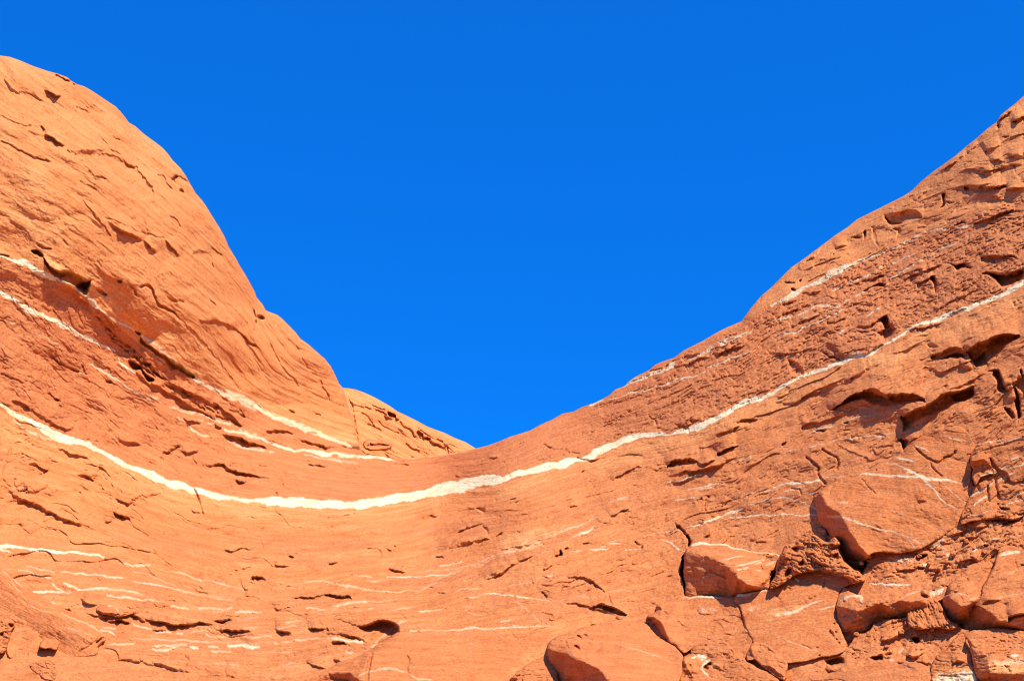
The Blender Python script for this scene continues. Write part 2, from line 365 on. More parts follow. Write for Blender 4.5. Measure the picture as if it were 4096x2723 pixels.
#@@FEATURES
def features(S):
    v, c, l, h, bu, sc, pa = S.vein, S.crack, S.ledge, S.hole, S.bulge, S.scarp, S.patch
    # main white band
    v('Z2', [(-60,760,22),(0,790,22),(60,830,30),(150,880,38),(250,930,42),(330,985,52),(400,1010,48),(480,1020,38),(560,1050,25),(640,1090,25),(720,1135,28),(800,1175,30),(880,1205,35),(960,1240,55),(1030,1270,34),(1100,1290,48),(1200,1320,42),(1300,1345,35),(1400,1360,25),(1500,1378,20),(1568,1385,22)])
    v('Z4', [(170,1145,22),(300,1150,45),(400,1153,52),(500,1158,48),(600,1165,42),(700,1165,45),(800,1160,50),(900,1145,48),(1000,1125,45),(1100,1105,55),(1200,1088,50),(1300,1068,55),(1400,1048,70),(1480,1030,60),(1568,1020,45)])
    v('Y2', [(0,970,38),(60,950,35),(170,915,40),(270,895,40),(380,870,42),(450,850,40),(510,845,25),(560,830,45),(620,790,50),(700,765,40),(760,730,38),(830,705,35),(920,685,35),(1000,678,28),(1060,685,12),(1100,668,20),(1160,672,40),(1220,650,40),(1290,615,35),(1370,580,28),(1440,540,28),(1500,505,28),(1568,480,30)])
    v('Y6', [(-150,950,28),(0,885,20),(80,840,22),(180,790,22),(280,760,22),(380,720,24),(430,695,28),(520,660,30),(600,650,18),(680,600,15),(760,555,15),(840,500,15),(900,465,15),(960,450,17),(1040,435,20),(1100,400,22),(1200,370,20),(1300,330,22),(1400,295,26),(1480,250,30),(1600,190,30),(1800,80,30)])
    v('Z2', [(80,890,7),(200,970,12),(330,1010,10),(430,1040,6)]); v('Z2', [(500,1020,18),(550,1028,14)])
    # strands in the upper left
    v('Z2', [(-40,95,30),(0,115,30),(100,160,35),(200,220,40),(300,265,35),(400,310,35),(480,365,38),(560,400,28),(640,435,18),(700,470,12)], .78)
    v('Z2', [(725,510,10),(745,545,25),(790,575,22),(825,605,6)], .78); v('Z2', [(550,545,10),(620,585,12),(700,635,12),(740,660,6),(820,710,12),(920,770,12)])
    v('Z2', [(470,590,6),(500,600,9),(525,608,4)]); v('Z2', [(30,270,6),(90,298,6)], k=.6); v('Z2', [(190,345,4),(300,400,6),(410,460,4)], k=.6)
    v('Z2', [(380,270,4),(470,330,10),(560,385,12),(600,400,6)], k=.5, brk=.5)
    v('Z1', [(-20,1330,10),(0,1340,12),(80,1365,18),(160,1385,38),(230,1430,45),(300,1470,25),(340,1490,12)], .78)
    v('Z2', [(270,-10,14),(320,10,20),(430,65,18),(520,115,16),(580,180,30),(650,240,15),(760,300,13),(820,345,10)], k=.9)
    v('Z2', [(860,370,14),(960,430,18),(1060,520,18),(1190,620,20)], k=.6)
    v('Z2', [(1190,640,20),(1300,690,25),(1400,740,35),(1500,780,35),(1568,800,30)], k=.75, brk=.3)
    v('Z4', [(0,510,35),(100,565,45),(200,620,40),(300,665,35),(400,710,35),(500,750,28),(600,790,24),(740,830,10)], k=.7, brk=.2)
    v('Z4', [(0,740,10),(130,765,12),(230,800,14),(330,840,16),(430,855,14),(520,865,28),(620,880,26),(720,890,22),(820,895,20),(920,902,14),(970,905,6)], k=.9, brk=.25)
    v('Z4', [(40,820,8),(170,850,10),(280,870,8)], k=.8, brk=.3); v('Z4', [(450,885,6),(560,900,6),(640,915,9),(760,932,4)], k=.8)
    v('Z2', [(890,720,10),(960,760,14),(1030,795,12),(1130,825,14),(1250,860,14),(1400,910,14),(1500,960,14),(1568,975,14)], k=.85, brk=.4)
    v('Z2', [(1040,845,6),(1130,885,10),(1190,920,8)], k=.8, brk=.3); v('Z2', [(1172,945,12),(1220,975,10),(1280,985,6)]); v('Z2', [(1400,1020,5),(1568,1065,7)], k=.8)
    v('Z2', [(1190,880,8),(1300,920,10),(1400,950,10),(1568,1010,8)], k=.7, brk=.45)
    v('Z4', [(1040,895,6),(1160,890,6),(1270,880,5),(1380,862,5)], k=.6)
    # lower left
    v('Z3', [(-60,530,18),(0,540,20),(100,548,20),(200,558,18),(350,575,24),(480,583,22),(600,588,14),(720,603,16),(790,620,10)])
    v('Z3', [(0,555,10),(40,575,10),(80,600,5)]); v('Z3', [(910,668,5),(980,678,10),(1140,688,8)]); v('Z3', [(1170,695,4),(1320,735,8)],k=.6); v('Z3', [(1325,732,10),(1430,765,8),(1530,800,7)])
    v('Z3', [(1540,790,4),(1650,815,7),(1750,830,6),(1870,862,5)]); v('Z3', [(1000,715,3),(1050,735,8),(1110,745,4)]); v('Z3', [(1110,740,3),(1180,780,6),(1260,810,5),(1380,860,4)], k=.8)
    v('Z3', [(195,695,8),(300,710,9),(415,728,6)]); v('Z3', [(140,723,5),(250,745,7),(330,770,10),(400,788,5)]); v('Z3', [(470,733,8),(560,743,10),(700,760,9),(860,772,12),(935,790,7)])
    v('Z3', [(1000,805,6),(1100,828,10),(1250,850,7),(1400,880,7),(1500,900,6)]); v('Z3', [(490,825,16),(560,850,20),(620,868,18),(700,868,16),(760,858,14),(830,857,10)]); v('Z3', [(250,884,18),(350,882,16),(450,888,14),(530,892,8)])
    v('Z3', [(400,828,6),(450,865,12),(500,895,6)]); v('Z3', [(830,860,6),(900,870,7),(1000,893,9),(1100,905,5)]); v('Z3', [(820,913,9),(950,930,12),(1060,942,12),(1180,950,8)]); v('Z3', [(1160,958,7),(1250,963,5)])
    v('Z3', [(1295,1003,12),(1350,1005,11),(1440,1008,6)]); v('Z3', [(1520,1018,8),(1600,1018,8),(1700,1018,12),(1770,1000,6)], brk=.3); v('Z3', [(1630,1048,6),(1740,1022,6)]); v('Z3', [(1800,1045,8),(1870,1038,14),(2000,1038,5)])
    v('Z3', [(1540,915,4),(1700,945,7),(1780,955,5)], k=.8); v('Z3', [(1300,870,4),(1500,905,6),(1700,930,4)], k=.6, brk=.3)
    v('Z3', [(1010,1145,8),(1100,1160,12),(1160,1172,8)]); v('Z3', [(1190,1195,10),(1300,1192,8)]); v('Z3', [(1350,1205,12),(1400,1208,8)]); v('Z3', [(1570,1215,10),(1650,1222,14),(1750,1212,6)], brk=.3)
    v('Z3', [(770,1185,16),(840,1190,14),(885,1212,8)]); v('Z3', [(740,1165,6),(880,1165,12)], k=.8, brk=.3); v('Z3', [(645,985,20),(700,990,16),(740,995,10)]); v('Z3', [(370,970,14),(410,973,10)])
    v('Z3', [(1000,1245,4),(1200,1248,6),(1500,1265,8),(1700,1268,5),(2096,1270,4)]); v('Z3', [(800,1295,8),(900,1285,14),(1000,1280,16),(1050,1275,10)], k=.8, brk=.3); v('Z3', [(1180,1305,14),(1260,1292,10),(1420,1298,8)])
    v('Z3', [(1160,1325,12),(1250,1325,18),(1320,1310,14),(1400,1302,8)]); v('Z3', [(1450,1312,16),(1510,1312,14)]); v('Z3', [(1595,1310,16),(1655,1312,16)]); v('Z3', [(1750,1302,18),(1800,1302,14),(1870,1295,26),(1980,1300,14)]); v('Z3', [(1615,1340,16),(1680,1345,10),(1760,1352,5)])
    v('Z3', [(1290,1335,8),(1285,1400,7),(1280,1450,4)], k=.4); v('Z3', [(1450,1460,4),(1600,1430,8),(1800,1445,8),(2096,1470,6)], k=.5, brk=.4); v('Z3', [(800,1330,5),(1000,1325,4),(1150,1330,4)], k=.5)
    v('Z3', [(1350,1190,5),(1480,1190,8),(1640,1185,5)], k=.7, brk=.3); v('Z3', [(1810,1238,5),(2060,1228,9)], k=.8)
    v('Z3', [(1860,1170,8),(1980,1150,5)], k=.7); v('Z3', [(1730,1110,5),(1960,1075,6)], k=.6, brk=.3)
    # lower middle
    v('Y1', [(0,860,5),(150,858,5)], k=.6); v('Y1', [(0,810,4),(120,820,5),(200,828,4)], k=.7); v('Y1', [(220,820,4),(290,808,6),(370,805,7),(470,825,6),(600,850,7),(700,868,7),(850,885,8),(1000,880,7),(1090,870,5)])
    v('Y1', [(600,752,4),(680,765,7),(740,772,5)]); v('Y1', [(850,775,10),(950,775,8),(1100,770,7),(1230,762,9),(1380,745,6)]); v('Y1', [(700,805,3),(760,808,8),(900,790,3)], k=.6)
    v('Y1', [(1255,690,7),(1350,680,9),(1430,660,10)]); v('Y1', [(1050,740,4),(1250,722,6),(1450,700,6),(1600,665,4)], k=.7); v('Y1', [(1080,893,4),(1150,865,6),(1280,800,5)], k=.8)
    v('Y1', [(445,995,7),(520,975,10),(600,967,9),(690,968,11)]); v('Y1', [(700,965,5),(850,960,6),(960,930,3)], k=.7); v('Y1', [(250,1018,8),(380,1018,6)]); v('Y1', [(430,1020,4),(600,1025,5),(740,1020,9)], k=.7, brk=.3)
    v('Y1', [(1040,800,4),(1300,770,5),(1600,640,6),(1900,560,7),(2096,500,6)], k=.55, brk=.3); v('Y1', [(780,1052,4),(980,1012,6),(1100,990,3)], k=.8); v('Y1', [(1370,885,4),(1480,870,9),(1550,853,4)])
    v('Y1', [(1480,940,5),(1620,900,8),(1740,910,12),(1850,920,12),(1960,940,7),(2096,965,5)]); v('Y1', [(1730,875,4),(1790,910,6)],k=.8); v('Y1', [(1105,1037,14),(1200,1028,9),(1280,1022,5)]); v('Y1', [(1420,1003,6),(1480,1006,5)], k=.8)
    v('Y1', [(1430,1038,4),(1500,1050,7),(1590,1060,5)], k=.7); v('Y1', [(1030,1188,9),(1080,1186,7)]); v('Y1', [(1115,1182,9),(1200,1180,7),(1400,1178,10),(1490,1168,14),(1600,1165,9),(1850,1155,8),(2096,1140,6)], k=.9)
    v('Y1', [(1730,1112,14),(1790,1110,12)], k=.7); v('Y1', [(1840,950,4),(1900,1010,6),(2000,1090,6),(2096,1130,5)], k=.5); v('Y1', [(1490,1278,8),(1540,1290,4)], k=.5); v('Y1', [(1030,1515,6),(1080,1548,10),(1200,1560,8)], k=.7)
    v('Y1', [(640,1520,8),(720,1490,14),(830,1472,18),(930,1478,16),(1000,1500,8)], k=.6); v('Y1', [(20,1170,8),(100,1150,6),(240,1145,6)], k=.8, brk=.3); v('Y1', [(90,1115,8),(200,1100,6)], k=.8); v('Y1', [(0,1285,10),(100,1262,10),(250,1248,12),(400,1240,12)], k=.8, brk=.25)
    v('Y1', [(430,1245,14),(500,1250,20),(600,1258,16),(670,1272,16)]); v('Y1', [(735,1295,14),(790,1293,8)]); v('Y1', [(545,1348,14),(585,1350,12)]); v('Y1', [(20,1350,8),(110,1348,8)], k=.7); v('Y1', [(250,1370,6),(430,1385,6)], k=.6, brk=.3)
    v('Y1', [(60,1450,10),(200,1420,5)], k=.4); v('Y1', [(770,1275,8),(850,1200,14),(930,1130,16),(1000,1100,10),(1030,1093,6)], k=.45)
    v('Y1', [(0,945,5),(200,935,5)], k=.5, brk=.3); v('Y1', [(340,505,3),(360,400,4)], k=.3); v('Y1', [(430,380,3),(500,480,4)], k=.3)
    v('Y3', [(0,395,5),(150,320,6),(320,230,6),(520,140,6),(740,60,6),(900,0,6)], k=.6, brk=.3); v('Y3', [(200,310,5),(400,240,7),(600,160,8),(900,40,8),(1000,0,8)], k=.8, brk=.2)
    v('Y3', [(300,440,4),(500,320,6),(700,240,6)], k=.5, brk=.3); v('Y3', [(1060,60,8),(1090,30,7),(1120,0,6)], k=.8); v('Y3', [(960,95,4),(1050,62,12)], k=.8)
    v('Y3', [(650,480,8),(720,482,10)]); v('Y3', [(720,460,6),(800,448,6)], k=.7, brk=.3); v('Y3', [(870,260,5),(1050,240,8),(1200,215,14),(1260,205,8)], k=.9, brk=.2); v('Y3', [(1200,190,8),(1300,170,8),(1420,188,6)], k=.8, brk=.3); v('Y3', [(1250,160,4),(1380,135,6)], k=.8)
    v('Y3', [(1430,235,10),(1520,215,8),(1620,190,6)], k=.6); v('Y3', [(1770,140,7),(1830,160,10),(1880,190,12),(1950,230,14),(2000,240,8)], k=.8); v('Y3', [(1580,110,4),(1780,70,8),(1950,40,5)], k=.8)
    v('Y3', [(1570,370,4),(1660,410,6)], k=.6); v('Y3', [(1750,408,4),(1850,425,6)], k=.5); v('Y3', [(1230,640,4),(1350,625,6),(1480,615,4)], k=.5); v('Y3', [(1500,565,3),(1730,545,5)], k=.35); v('Y3', [(0,965,6),(200,970,6),(420,945,12),(600,960,6),(760,960,5)], k=.6)
    v('Y3', [(330,680,4),(420,740,6),(500,800,7),(620,890,6),(750,950,6),(870,1000,4)], k=.5); v('Y3', [(930,655,4),(1040,685,8),(1150,680,5)], k=.4); v('Y3', [(650,490,4),(820,490,5),(920,400,3)], k=.3)
    v('Y3', [(340,555,4),(460,540,6),(590,520,5)], k=.8)
    # right middle slopes
    v('Y2', [(740,1080,6),(800,1072,7)], k=.7); v('Y2', [(500,1320,6),(540,1298,12),(580,1270,6)]); v('Y2', [(370,1370,4),(500,1310,5),(620,1270,4)], k=.6); v('Y2', [(0,1440,5),(240,1350,6),(500,1250,5),(740,1160,4)], k=.5, brk=.3)
    v('Y2', [(690,1110,5),(760,1085,6),(930,1090,4)], k=.4); v('Y2', [(1050,990,8),(1120,970,9),(1200,955,12),(1260,935,8)], k=.9, brk=.2); v('Y2', [(1080,1100,4),(1180,1092,5)], k=.5); v('Y2', [(1170,1045,4),(1320,1015,7)], k=.5)
    v('Y2', [(1270,1245,6),(1340,1225,12),(1400,1200,8),(1480,1175,10),(1520,1150,8)]); v('Y2', [(1450,1215,6),(1568,1195,7)], k=.8); v('Y2', [(800,1400,4),(870,1270,4)],k=.0)
    v('Y4', [(90,520,4),(200,495,12),(300,460,6),(380,425,10),(460,400,12)], k=.9); v('Y4', [(500,375,4),(600,345,8),(670,322,6),(760,325,8),(830,340,7),(900,375,6),(970,410,6)], k=.9)
    v('Y4', [(385,470,5),(500,445,8),(600,438,9),(720,436,8),(850,440,7),(975,440,6)]); v('Y4', [(700,250,4),(760,220,10),(850,215,14),(980,208,12)], k=.9); v('Y4', [(730,285,4),(800,265,8),(850,255,8)], k=.8); v('Y4', [(450,315,5),(560,285,8),(700,262,6)], k=.6, brk=.3)
    v('Y4', [(85,280,6),(200,245,9),(340,228,8)], k=.7); v('Y4', [(0,345,6),(150,325,7)], k=.7); v('Y4', [(880,285,4),(900,290,8),(960,293,5)], k=.7); v('Y4', [(1000,185,5),(1140,180,7)], k=.6); v('Y4', [(0,660,12),(60,680,10)], k=.6)
    v('Y4', [(280,400,4),(450,320,6),(620,250,4)], k=.4, brk=.4); v('Y4', [(400,80,7),(520,40,12)], k=.4)
    v('Y6', [(215,1150,5),(260,1135,8),(330,1108,12),(380,1095,5)], k=.7); v('Y6', [(430,1070,5),(520,1050,8),(640,1025,5)], k=.5); v('Y6', [(380,1190,5),(460,1188,10),(640,1165,8),(760,1150,5)], k=.5); v('Y6', [(0,1280,4),(200,1240,5),(400,1190,7)], k=.5, brk=.3)
    v('Y6', [(160,1455,6),(280,1445,7)], k=.6); v('Y6', [(0,1490,10),(60,1460,14),(130,1465,8)], k=.5)
    # red band streaks, right
    v('Y6', [(-20,345,12),(0,345,14),(100,290,25),(200,235,28),(300,190,34),(400,140,38),(480,95,30),(550,62,15),(700,15,8)], k=.75)
    v('Y6', [(0,545,7),(130,510,8),(240,470,8),(330,420,8),(440,370,9)], k=.85); v('Y6', [(0,440,10),(160,405,14),(260,350,12),(430,335,8)], k=.6, brk=.4); v('Y6', [(180,435,8),(280,400,6),(400,355,10),(480,310,8),(560,260,8),(640,225,10)], k=.7, brk=.3)
    v('Y6', [(360,250,6),(530,185,8),(640,125,8),(750,80,7),(880,30,7)], k=.6, brk=.3); v('Y6', [(580,410,6),(660,365,8)], k=.8); v('Y6', [(410,520,14),(440,505,10)]); v('Y6', [(700,210,6),(830,120,14),(930,60,8),(1000,20,7)], k=.6, brk=.4)
    v('Y2', [(560,510,4),(690,465,6),(860,425,8),(1010,385,8),(1120,340,10),(1180,320,10),(1290,290,8)], k=.8, brk=.2); v('Y2', [(1310,265,10),(1430,220,8),(1568,170,7)], k=.75, brk=.2)
    v('Y2', [(560,500,10),(640,475,12)], k=.9); v('Y2', [(780,380,10),(850,345,25),(910,320,20),(1030,280,25),(1090,250,30)], k=.8, brk=.15); v('Y2', [(1150,240,8),(1250,190,25),(1340,140,32),(1440,90,24),(1568,45,12)], k=.55, brk=.3)
    v('Y7', [(1180,950,8),(1290,900,12),(1470,880,10),(1620,850,10),(1882,770,6)], k=.6, brk=.4); v('Y7', [(1340,1020,7),(1450,980,8)], k=.8); v('Y7', [(1100,1120,6),(1300,1040,6),(1480,960,7),(1700,890,6)], k=.4, brk=.4)
    v('Y7', [(1400,845,8),(1550,800,14),(1650,775,12)], k=.5, chan='cream'); v('Y7', [(730,1140,10),(900,1070,8),(1180,960,14)], k=.4)
    v('Y5', [(1180,130,8),(1260,98,8)], k=.9)
    pa('Y2', [(0,1330),(200,1270),(400,1240),(330,1330),(100,1420),(0,1440)], 'cream', .6, 30); pa('Y2', [(0,1010),(500,900),(760,760),(1150,700),(1000,830),(600,930),(0,1090)], 'cream', .5, 40)
    pa('Y4', [(560,1130),(640,1090),(760,1060),(900,1030),(860,1080),(720,1140)], 'cream', .6, 16)
    pa('Z1', [(250,1310),(350,1350),(450,1400),(560,1440),(600,1500),(700,1568),(560,1568),(520,1500),(330,1420),(250,1370)], 'cream', 1, 20)
    pa('Z2', [(530,0),(650,80),(760,200),(860,300),(1000,420),(1190,600),(1100,540),(900,390),(700,250),(520,110)], 'cream', 1, 20)
    pa('Z3', [(-80,560),(400,592),(800,635),(1300,745),(1560,815),(1900,875),(2200,900),(2500,800),(2600,1568),(-80,1568)], 'red', .42, 40)
    # recesses and cracks: left dome
    c('Z1', [(335,238),(400,262),(460,292)], 9, 22); l('Z1', [(270,325),(330,345),(378,355)], 22, 40, 6); l('Z1', [(275,592),(310,608),(350,640),(390,660)], 26, 50, 8); c('Z1', [(245,548),(270,575)], 11, 14)
    sc('Z1', [(20,240),(60,290),(110,340)], [(10,260),(60,330),(125,360)], 20, 60); c('Z1', [(0,640),(60,672),(130,705),(200,738),(250,745),(310,755)], 7, 12)
    bu('Z1', [(110,350),(140,325),(220,350),(300,420),(330,520),(250,470),(160,420)], -16, 60); bu('Z1', [(600,720),(690,720),(860,830),(930,920),(940,990),(830,990),(700,900),(620,820)], -20, 18)
    sc('Z1', [(410,680),(480,690),(560,685),(630,680)], [(470,760),(520,750),(570,745),(620,730)], 34, 70); h('Z1', [(755,745),(790,775),(845,800),(835,815),(775,785)], 10, 6); c('Z1', [(670,680),(700,700),(740,725)], 6, 8)
    h('Z1', [(1050,860),(1075,840),(1095,852),(1075,868),(1060,885)], 18, 6); c('Z1', [(1095,850),(1130,875),(1168,905)], 9, 14); h('Z1', [(1098,930),(1120,925),(1130,958),(1105,952)], 16, 6); c('Z1', [(960,845),(1000,860),(1020,900),(1050,930)], 6, 8)
    l('Z1', [(655,1125),(710,1160),(760,1192),(830,1215),(875,1245)], 26, 40, 9); l('Z1', [(880,1245),(920,1280),(965,1322)], 22, 30, 8); c('Z1', [(650,1105),(720,1130),(780,1160),(860,1190),(890,1205)], 5, 7); c('Z1', [(885,1130),(895,1180),(905,1215)], 5, 7)
    l('Z1', [(1010,1240),(1050,1290),(1095,1340)], 20, 30, 8); c('Z1', [(900,1200),(960,1230),(1010,1235)], 5, 8); c('Z1', [(1285,1340),(1310,1400)], 6, 8); c('Z1', [(1295,1290),(1360,1330)], 7, 10); sc('Z1', [(1170,1330),(1220,1305),(1280,1330)], [(1180,1335),(1230,1340),(1285,1345)], 16, 30)
    c('Z1', [(1375,1190),(1380,1240)], 6, 12); c('Z1', [(560,1080),(595,1110),(640,1165),(670,1225)], 6, 8); c('Z1', [(610,610),(640,645),(665,672)], 6, 8); c('Z1', [(475,885),(540,910),(600,935)], 5, 6); c('Z1', [(1040,1100),(1085,1125),(1110,1160)], 6, 8); h('Z1', [(1095,1110),(1110,1115),(1105,1150)], 4, 5)
    c('Z1', [(385,1240),(410,1275)], 6, 6); c('Z1', [(440,1150),(468,1178)], 6, 6); c('Z1', [(230,1265),(270,1290),(320,1305)], 8, 10); c('Z1', [(590,1370),(620,1420)], 5, 5); c('Z1', [(0,480),(60,510),(130,540),(200,555)], 6, 7); c('Z1', [(470,430),(510,452),(550,465)], 7, 7); c('Z1', [(700,600),(735,628)], 6, 6); c('Z1', [(505,1000),(580,1090)], 5, 8)
    bu('Z1', [(480,740),(580,740),(640,800),(700,870),(600,860),(520,790)], 8, 20); c('Z1', [(590,840),(650,870)], 6, 8)
    sc('Z1', [(980,1440),(1050,1430),(1130,1490),(1180,1510)], [(960,1480),(1030,1530),(1100,1568),(1180,1568)], 16, 60)
    h('Z2', [(720,20),(750,30),(742,52),(722,40)], 16, 6); h('Z2', [(590,92),(620,92),(650,118),(640,130),(605,112)], 18, 7); c('Z2', [(855,80),(890,70),(930,90),(945,130),(985,190),(1040,215),(1070,235)], 9, 16); c('Z2', [(1060,225),(1110,290),(1180,355),(1240,420),(1310,500),(1360,570),(1420,650),(1470,700)], 14, 5)
    c('Z2', [(795,70),(820,100),(840,130)], 8, 10); c('Z2', [(1030,152),(1110,158),(1130,170)], 6, 8); l('Z2', [(1210,275),(1260,290),(1330,290),(1400,320),(1440,335)], 12, 50, 6); c('Z2', [(1440,340),(1510,390),(1568,440)], 7, 9); c('Z2', [(1560,220),(1568,260)], 8, 12); c('Z2', [(1290,150),(1320,175)], 6, 8)
    pa('Z2', [(1060,230),(1110,280),(1250,420),(1330,540),(1440,680),(1475,700),(1420,600),(1340,480),(1240,380),(1130,270)], 'red', .55, 8)
    pa('Z2', [(980,20),(1100,60),(1240,120),(1310,190),(1200,180),(1100,130),(1000,60)], 'red', .4, 30)
    # overhang at the left seam
    sc('Z1', [(255,1330),(300,1400),(370,1430),(440,1435),(560,1490)], [(270,1400),(340,1470),(400,1500),(470,1530),(530,1568)], 26, 50, under=30); h('Z1', [(190,1312),(230,1305),(262,1330),(250,1352),(205,1335)], 40, 8)
    h('Z1', [(470,1510),(555,1500),(530,1580),(505,1568),(470,1540)], 42, 8); bu('Z1', [(375,1480),(420,1462),(455,1500),(460,1530),(400,1510)], 26, 14)
    h('Z1', [(0,1328),(50,1340),(45,1350),(0,1336)], 16, 6); l('Z2', [(360,50),(430,105),(500,150),(545,175),(580,200)], 11, 40, 8); l('Z2', [(580,200),(640,245),(690,300),(735,320)], 10, 40, 8); h('Z2', [(820,345),(860,350),(855,372),(835,365)], 25, 6)
    sc('Z2', [(860,380),(950,450),(1030,500),(1100,545),(1190,610)], [(860,410),(940,475),(1030,545),(1120,610),(1185,640)], 20, 40, under=16); h('Z2', [(995,505),(1050,535),(1130,600),(1185,635),(1120,608),(1040,560)], 22, 6)
    h('Z2', [(778,520),(830,535),(870,565),(890,600),(945,640),(900,648),(860,590),(830,592),(800,570)], 42, 9); bu('Z2', [(830,600),(860,590),(900,645),(1000,670),(970,690),(900,660)], 12, 10)
    l('Z2', [(1000,710),(1080,750),(1160,800),(1240,835)], 18, 30, 6); l('Z2', [(1100,695),(1170,720),(1230,750),(1300,780)], 18, 40, 6); l('Z2', [(1300,780),(1400,850),(1480,925)], 16, 40, 6); l('Z2', [(860,620),(930,660),(1000,700),(1100,745)], 14, 40, 7)
    l('Z2', [(1120,870),(1170,895),(1225,910)], 20, 20, 7); l('Z2', [(1360,975),(1450,1000),(1568,1030)], 18, 30, 7); l('Z2', [(1310,905),(1360,940)], 16, 20, 6); l('Z2', [(1040,660),(1110,700),(1210,740)], 16, 30, 6)
    l('Z4', [(0,650),(50,690),(100,718)], 14, 30, 6); l('Z4', [(0,765),(80,790),(190,830),(240,850)], 18, 30, 7); l('Z4', [(235,738),(310,745),(390,770)], 18, 40, 6); l('Z4', [(400,785),(500,810),(580,835),(630,840)], 18, 40, 8); l('Z4', [(630,830),(740,835),(800,850),(870,870)], 18, 25, 8)
    bu('Z4', [(795,830),(800,806),(850,805),(900,812),(945,825),(940,842),(880,852),(830,850)], 26, 8); c('Z4', [(805,825),(850,830),(935,825)], 5, 12); h('Z4', [(990,925),(1015,905),(1015,928)], 18, 6); l('Z4', [(945,925),(1000,930),(1060,940)], 14, 20, 6)
    l('Z4', [(0,960),(60,975),(150,995),(260,1015)], 20, 50, 7); l('Z4', [(40,1025),(120,1042)], 15, 30, 6); c('Z4', [(310,1020),(325,1060)], 7, 10); h('Z4', [(285,1100),(298,1098),(298,1122),(288,1120)], 16, 5); l('Z4', [(460,945),(520,945),(580,950)], 16, 30, 6)
    l('Z4', [(1490,905),(1568,900)], 14, 30, 6); l('Z4', [(1310,995),(1340,1010)], 10, 20, 6)
    rq = np.random.RandomState(11)
    for _ in range(46):
        t_ = rq.rand(); x_ = 560+t_*900; y_ = np.interp(x_, [560,760,900,1200,1568], [210,400,520,720,830])+rq.rand()*(40+90*t_)+15; L_ = 25+rq.rand()*75; sl = np.interp(x_, [560,1000,1568], [.85,.65,.3])
        c('Z2', [(x_, y_), (x_+L_*.5, y_+L_*.5*sl+rq.randn()*2), (x_+L_, y_+L_*sl)], 5+3*rq.rand(), 6+5*rq.rand())
    for _ in range(30):
        x_ = 50+rq.rand()*1400; y_ = 940+rq.rand()*140-.00008*(x_-700)**2; L_ = 20+rq.rand()*50
        c('Z4', [(x_, y_), (x_+L_*.5, y_+rq.randn()*2), (x_+L_, y_+L_*np.interp(x_, [0,700,1500], [.25,.0,-.25]))], 5, 6)
    # dome far side
    h('Z4', [(188,92),(220,90),(222,112),(198,118)], 22, 7); h('Z4', [(172,125),(186,120),(180,145),(172,145)], 16, 5); l('Z4', [(0,140),(30,160),(70,175)], 16, 40, 6); l('Z4', [(70,175),(130,225),(190,275)], 10, 40, 6); h('Z4', [(365,625),(385,625),(405,643),(390,645)], 16, 5)
    c('Z4', [(255,250),(290,310),(320,380),(380,450),(430,510)], 7, 8); c('Z4', [(540,460),(555,510),(590,570)], 7, 10); c('Z4', [(400,250),(450,340),(480,390)], 6, 6); h('Z4', [(480,608),(500,625),(530,645),(550,685),(535,670),(495,640)], 10, 5); c('Z4', [(160,170),(170,200)], 7, 10); c('Z4', [(500,415),(520,430)], 7, 8)
    # red band, left
    c('Z2', [(310,490),(350,535),(430,575),(475,590)], 7, 12); h('Z2', [(320,740),(375,765),(345,772),(335,765)], 22, 6); c('Z2', [(285,722),(320,740)], 7, 10); c('Z2', [(365,795),(385,812)], 6, 8); c('Z2', [(500,545),(510,590),(525,612)], 6, 8); c('Z2', [(645,655),(680,662)], 9, 12)
    c('Z2', [(0,610),(60,630),(110,650),(145,675)], 6, 8); l('Z2', [(70,770),(120,775),(165,815),(180,835)], 14, 40, 6); sc('Z2', [(190,820),(270,870),(400,940),(460,910)], [(200,850),(280,905),(370,950),(440,960)], 20, 60); bu('Z2', [(600,840),(640,880),(690,950),(720,1010),(800,1030),(850,1060),(760,1060),(690,1000),(640,930)], -14, 40)
    l('Z2', [(720,1010),(780,1020),(820,1030),(855,1055)], 16, 50, 10); c('Z2', [(985,1125),(1010,1095),(1035,1085),(1070,1070),(1090,1050)], 10, 14); h('Z2', [(1018,1082),(1050,1085),(1048,1098),(1025,1095)], 16, 5); l('Z2', [(1240,1165),(1300,1170),(1370,1160),(1420,1190),(1568,1230)], 16, 60, 7); l('Z2', [(1100,1075),(1160,1088),(1215,1080)], 14, 40, 6)
    l('Z2', [(1430,1250),(1480,1265),(1530,1275)], 12, 30, 6); c('Z2', [(1180,1110),(1200,1160)], 5, 6); c('Z2', [(140,690),(170,740),(190,770)], 5, 5); c('Z2', [(1200,1325),(1215,1370),(1228,1400),(1240,1470)], 10, 9)
    # below the white band, left
    l('Z2', [(350,1060),(420,1090),(500,1110),(550,1128)], 12, 70, 6); c('Z2', [(95,1035),(110,1025),(140,1028)], 6, 8); c('Z2', [(80,1060),(50,1120),(25,1180),(20,1250),(80,1320)], 6, 7)
    sc('Z2', [(780,1380),(850,1340),(900,1345),(985,1330)], [(790,1400),(860,1385),(920,1378),(975,1345)], 30, 80); l('Z2', [(690,1365),(740,1390),(790,1400),(830,1385)], 20, 50, 7); l('Z2', [(600,1160),(700,1200),(800,1270),(850,1340)], 10, 80, 30)
    bu('Z2', [(80,1250),(110,1235),(160,1240),(250,1230),(300,1280),(230,1330),(160,1320),(100,1310)], 22, 20); h('Z2', [(80,1245),(100,1240),(95,1258),(82,1258)], 14, 5); h('Z2', [(120,1310),(165,1300),(160,1316),(125,1322)], 14, 5); h('Z2', [(90,1290),(140,1260),(150,1300),(110,1310)], 8, 10)
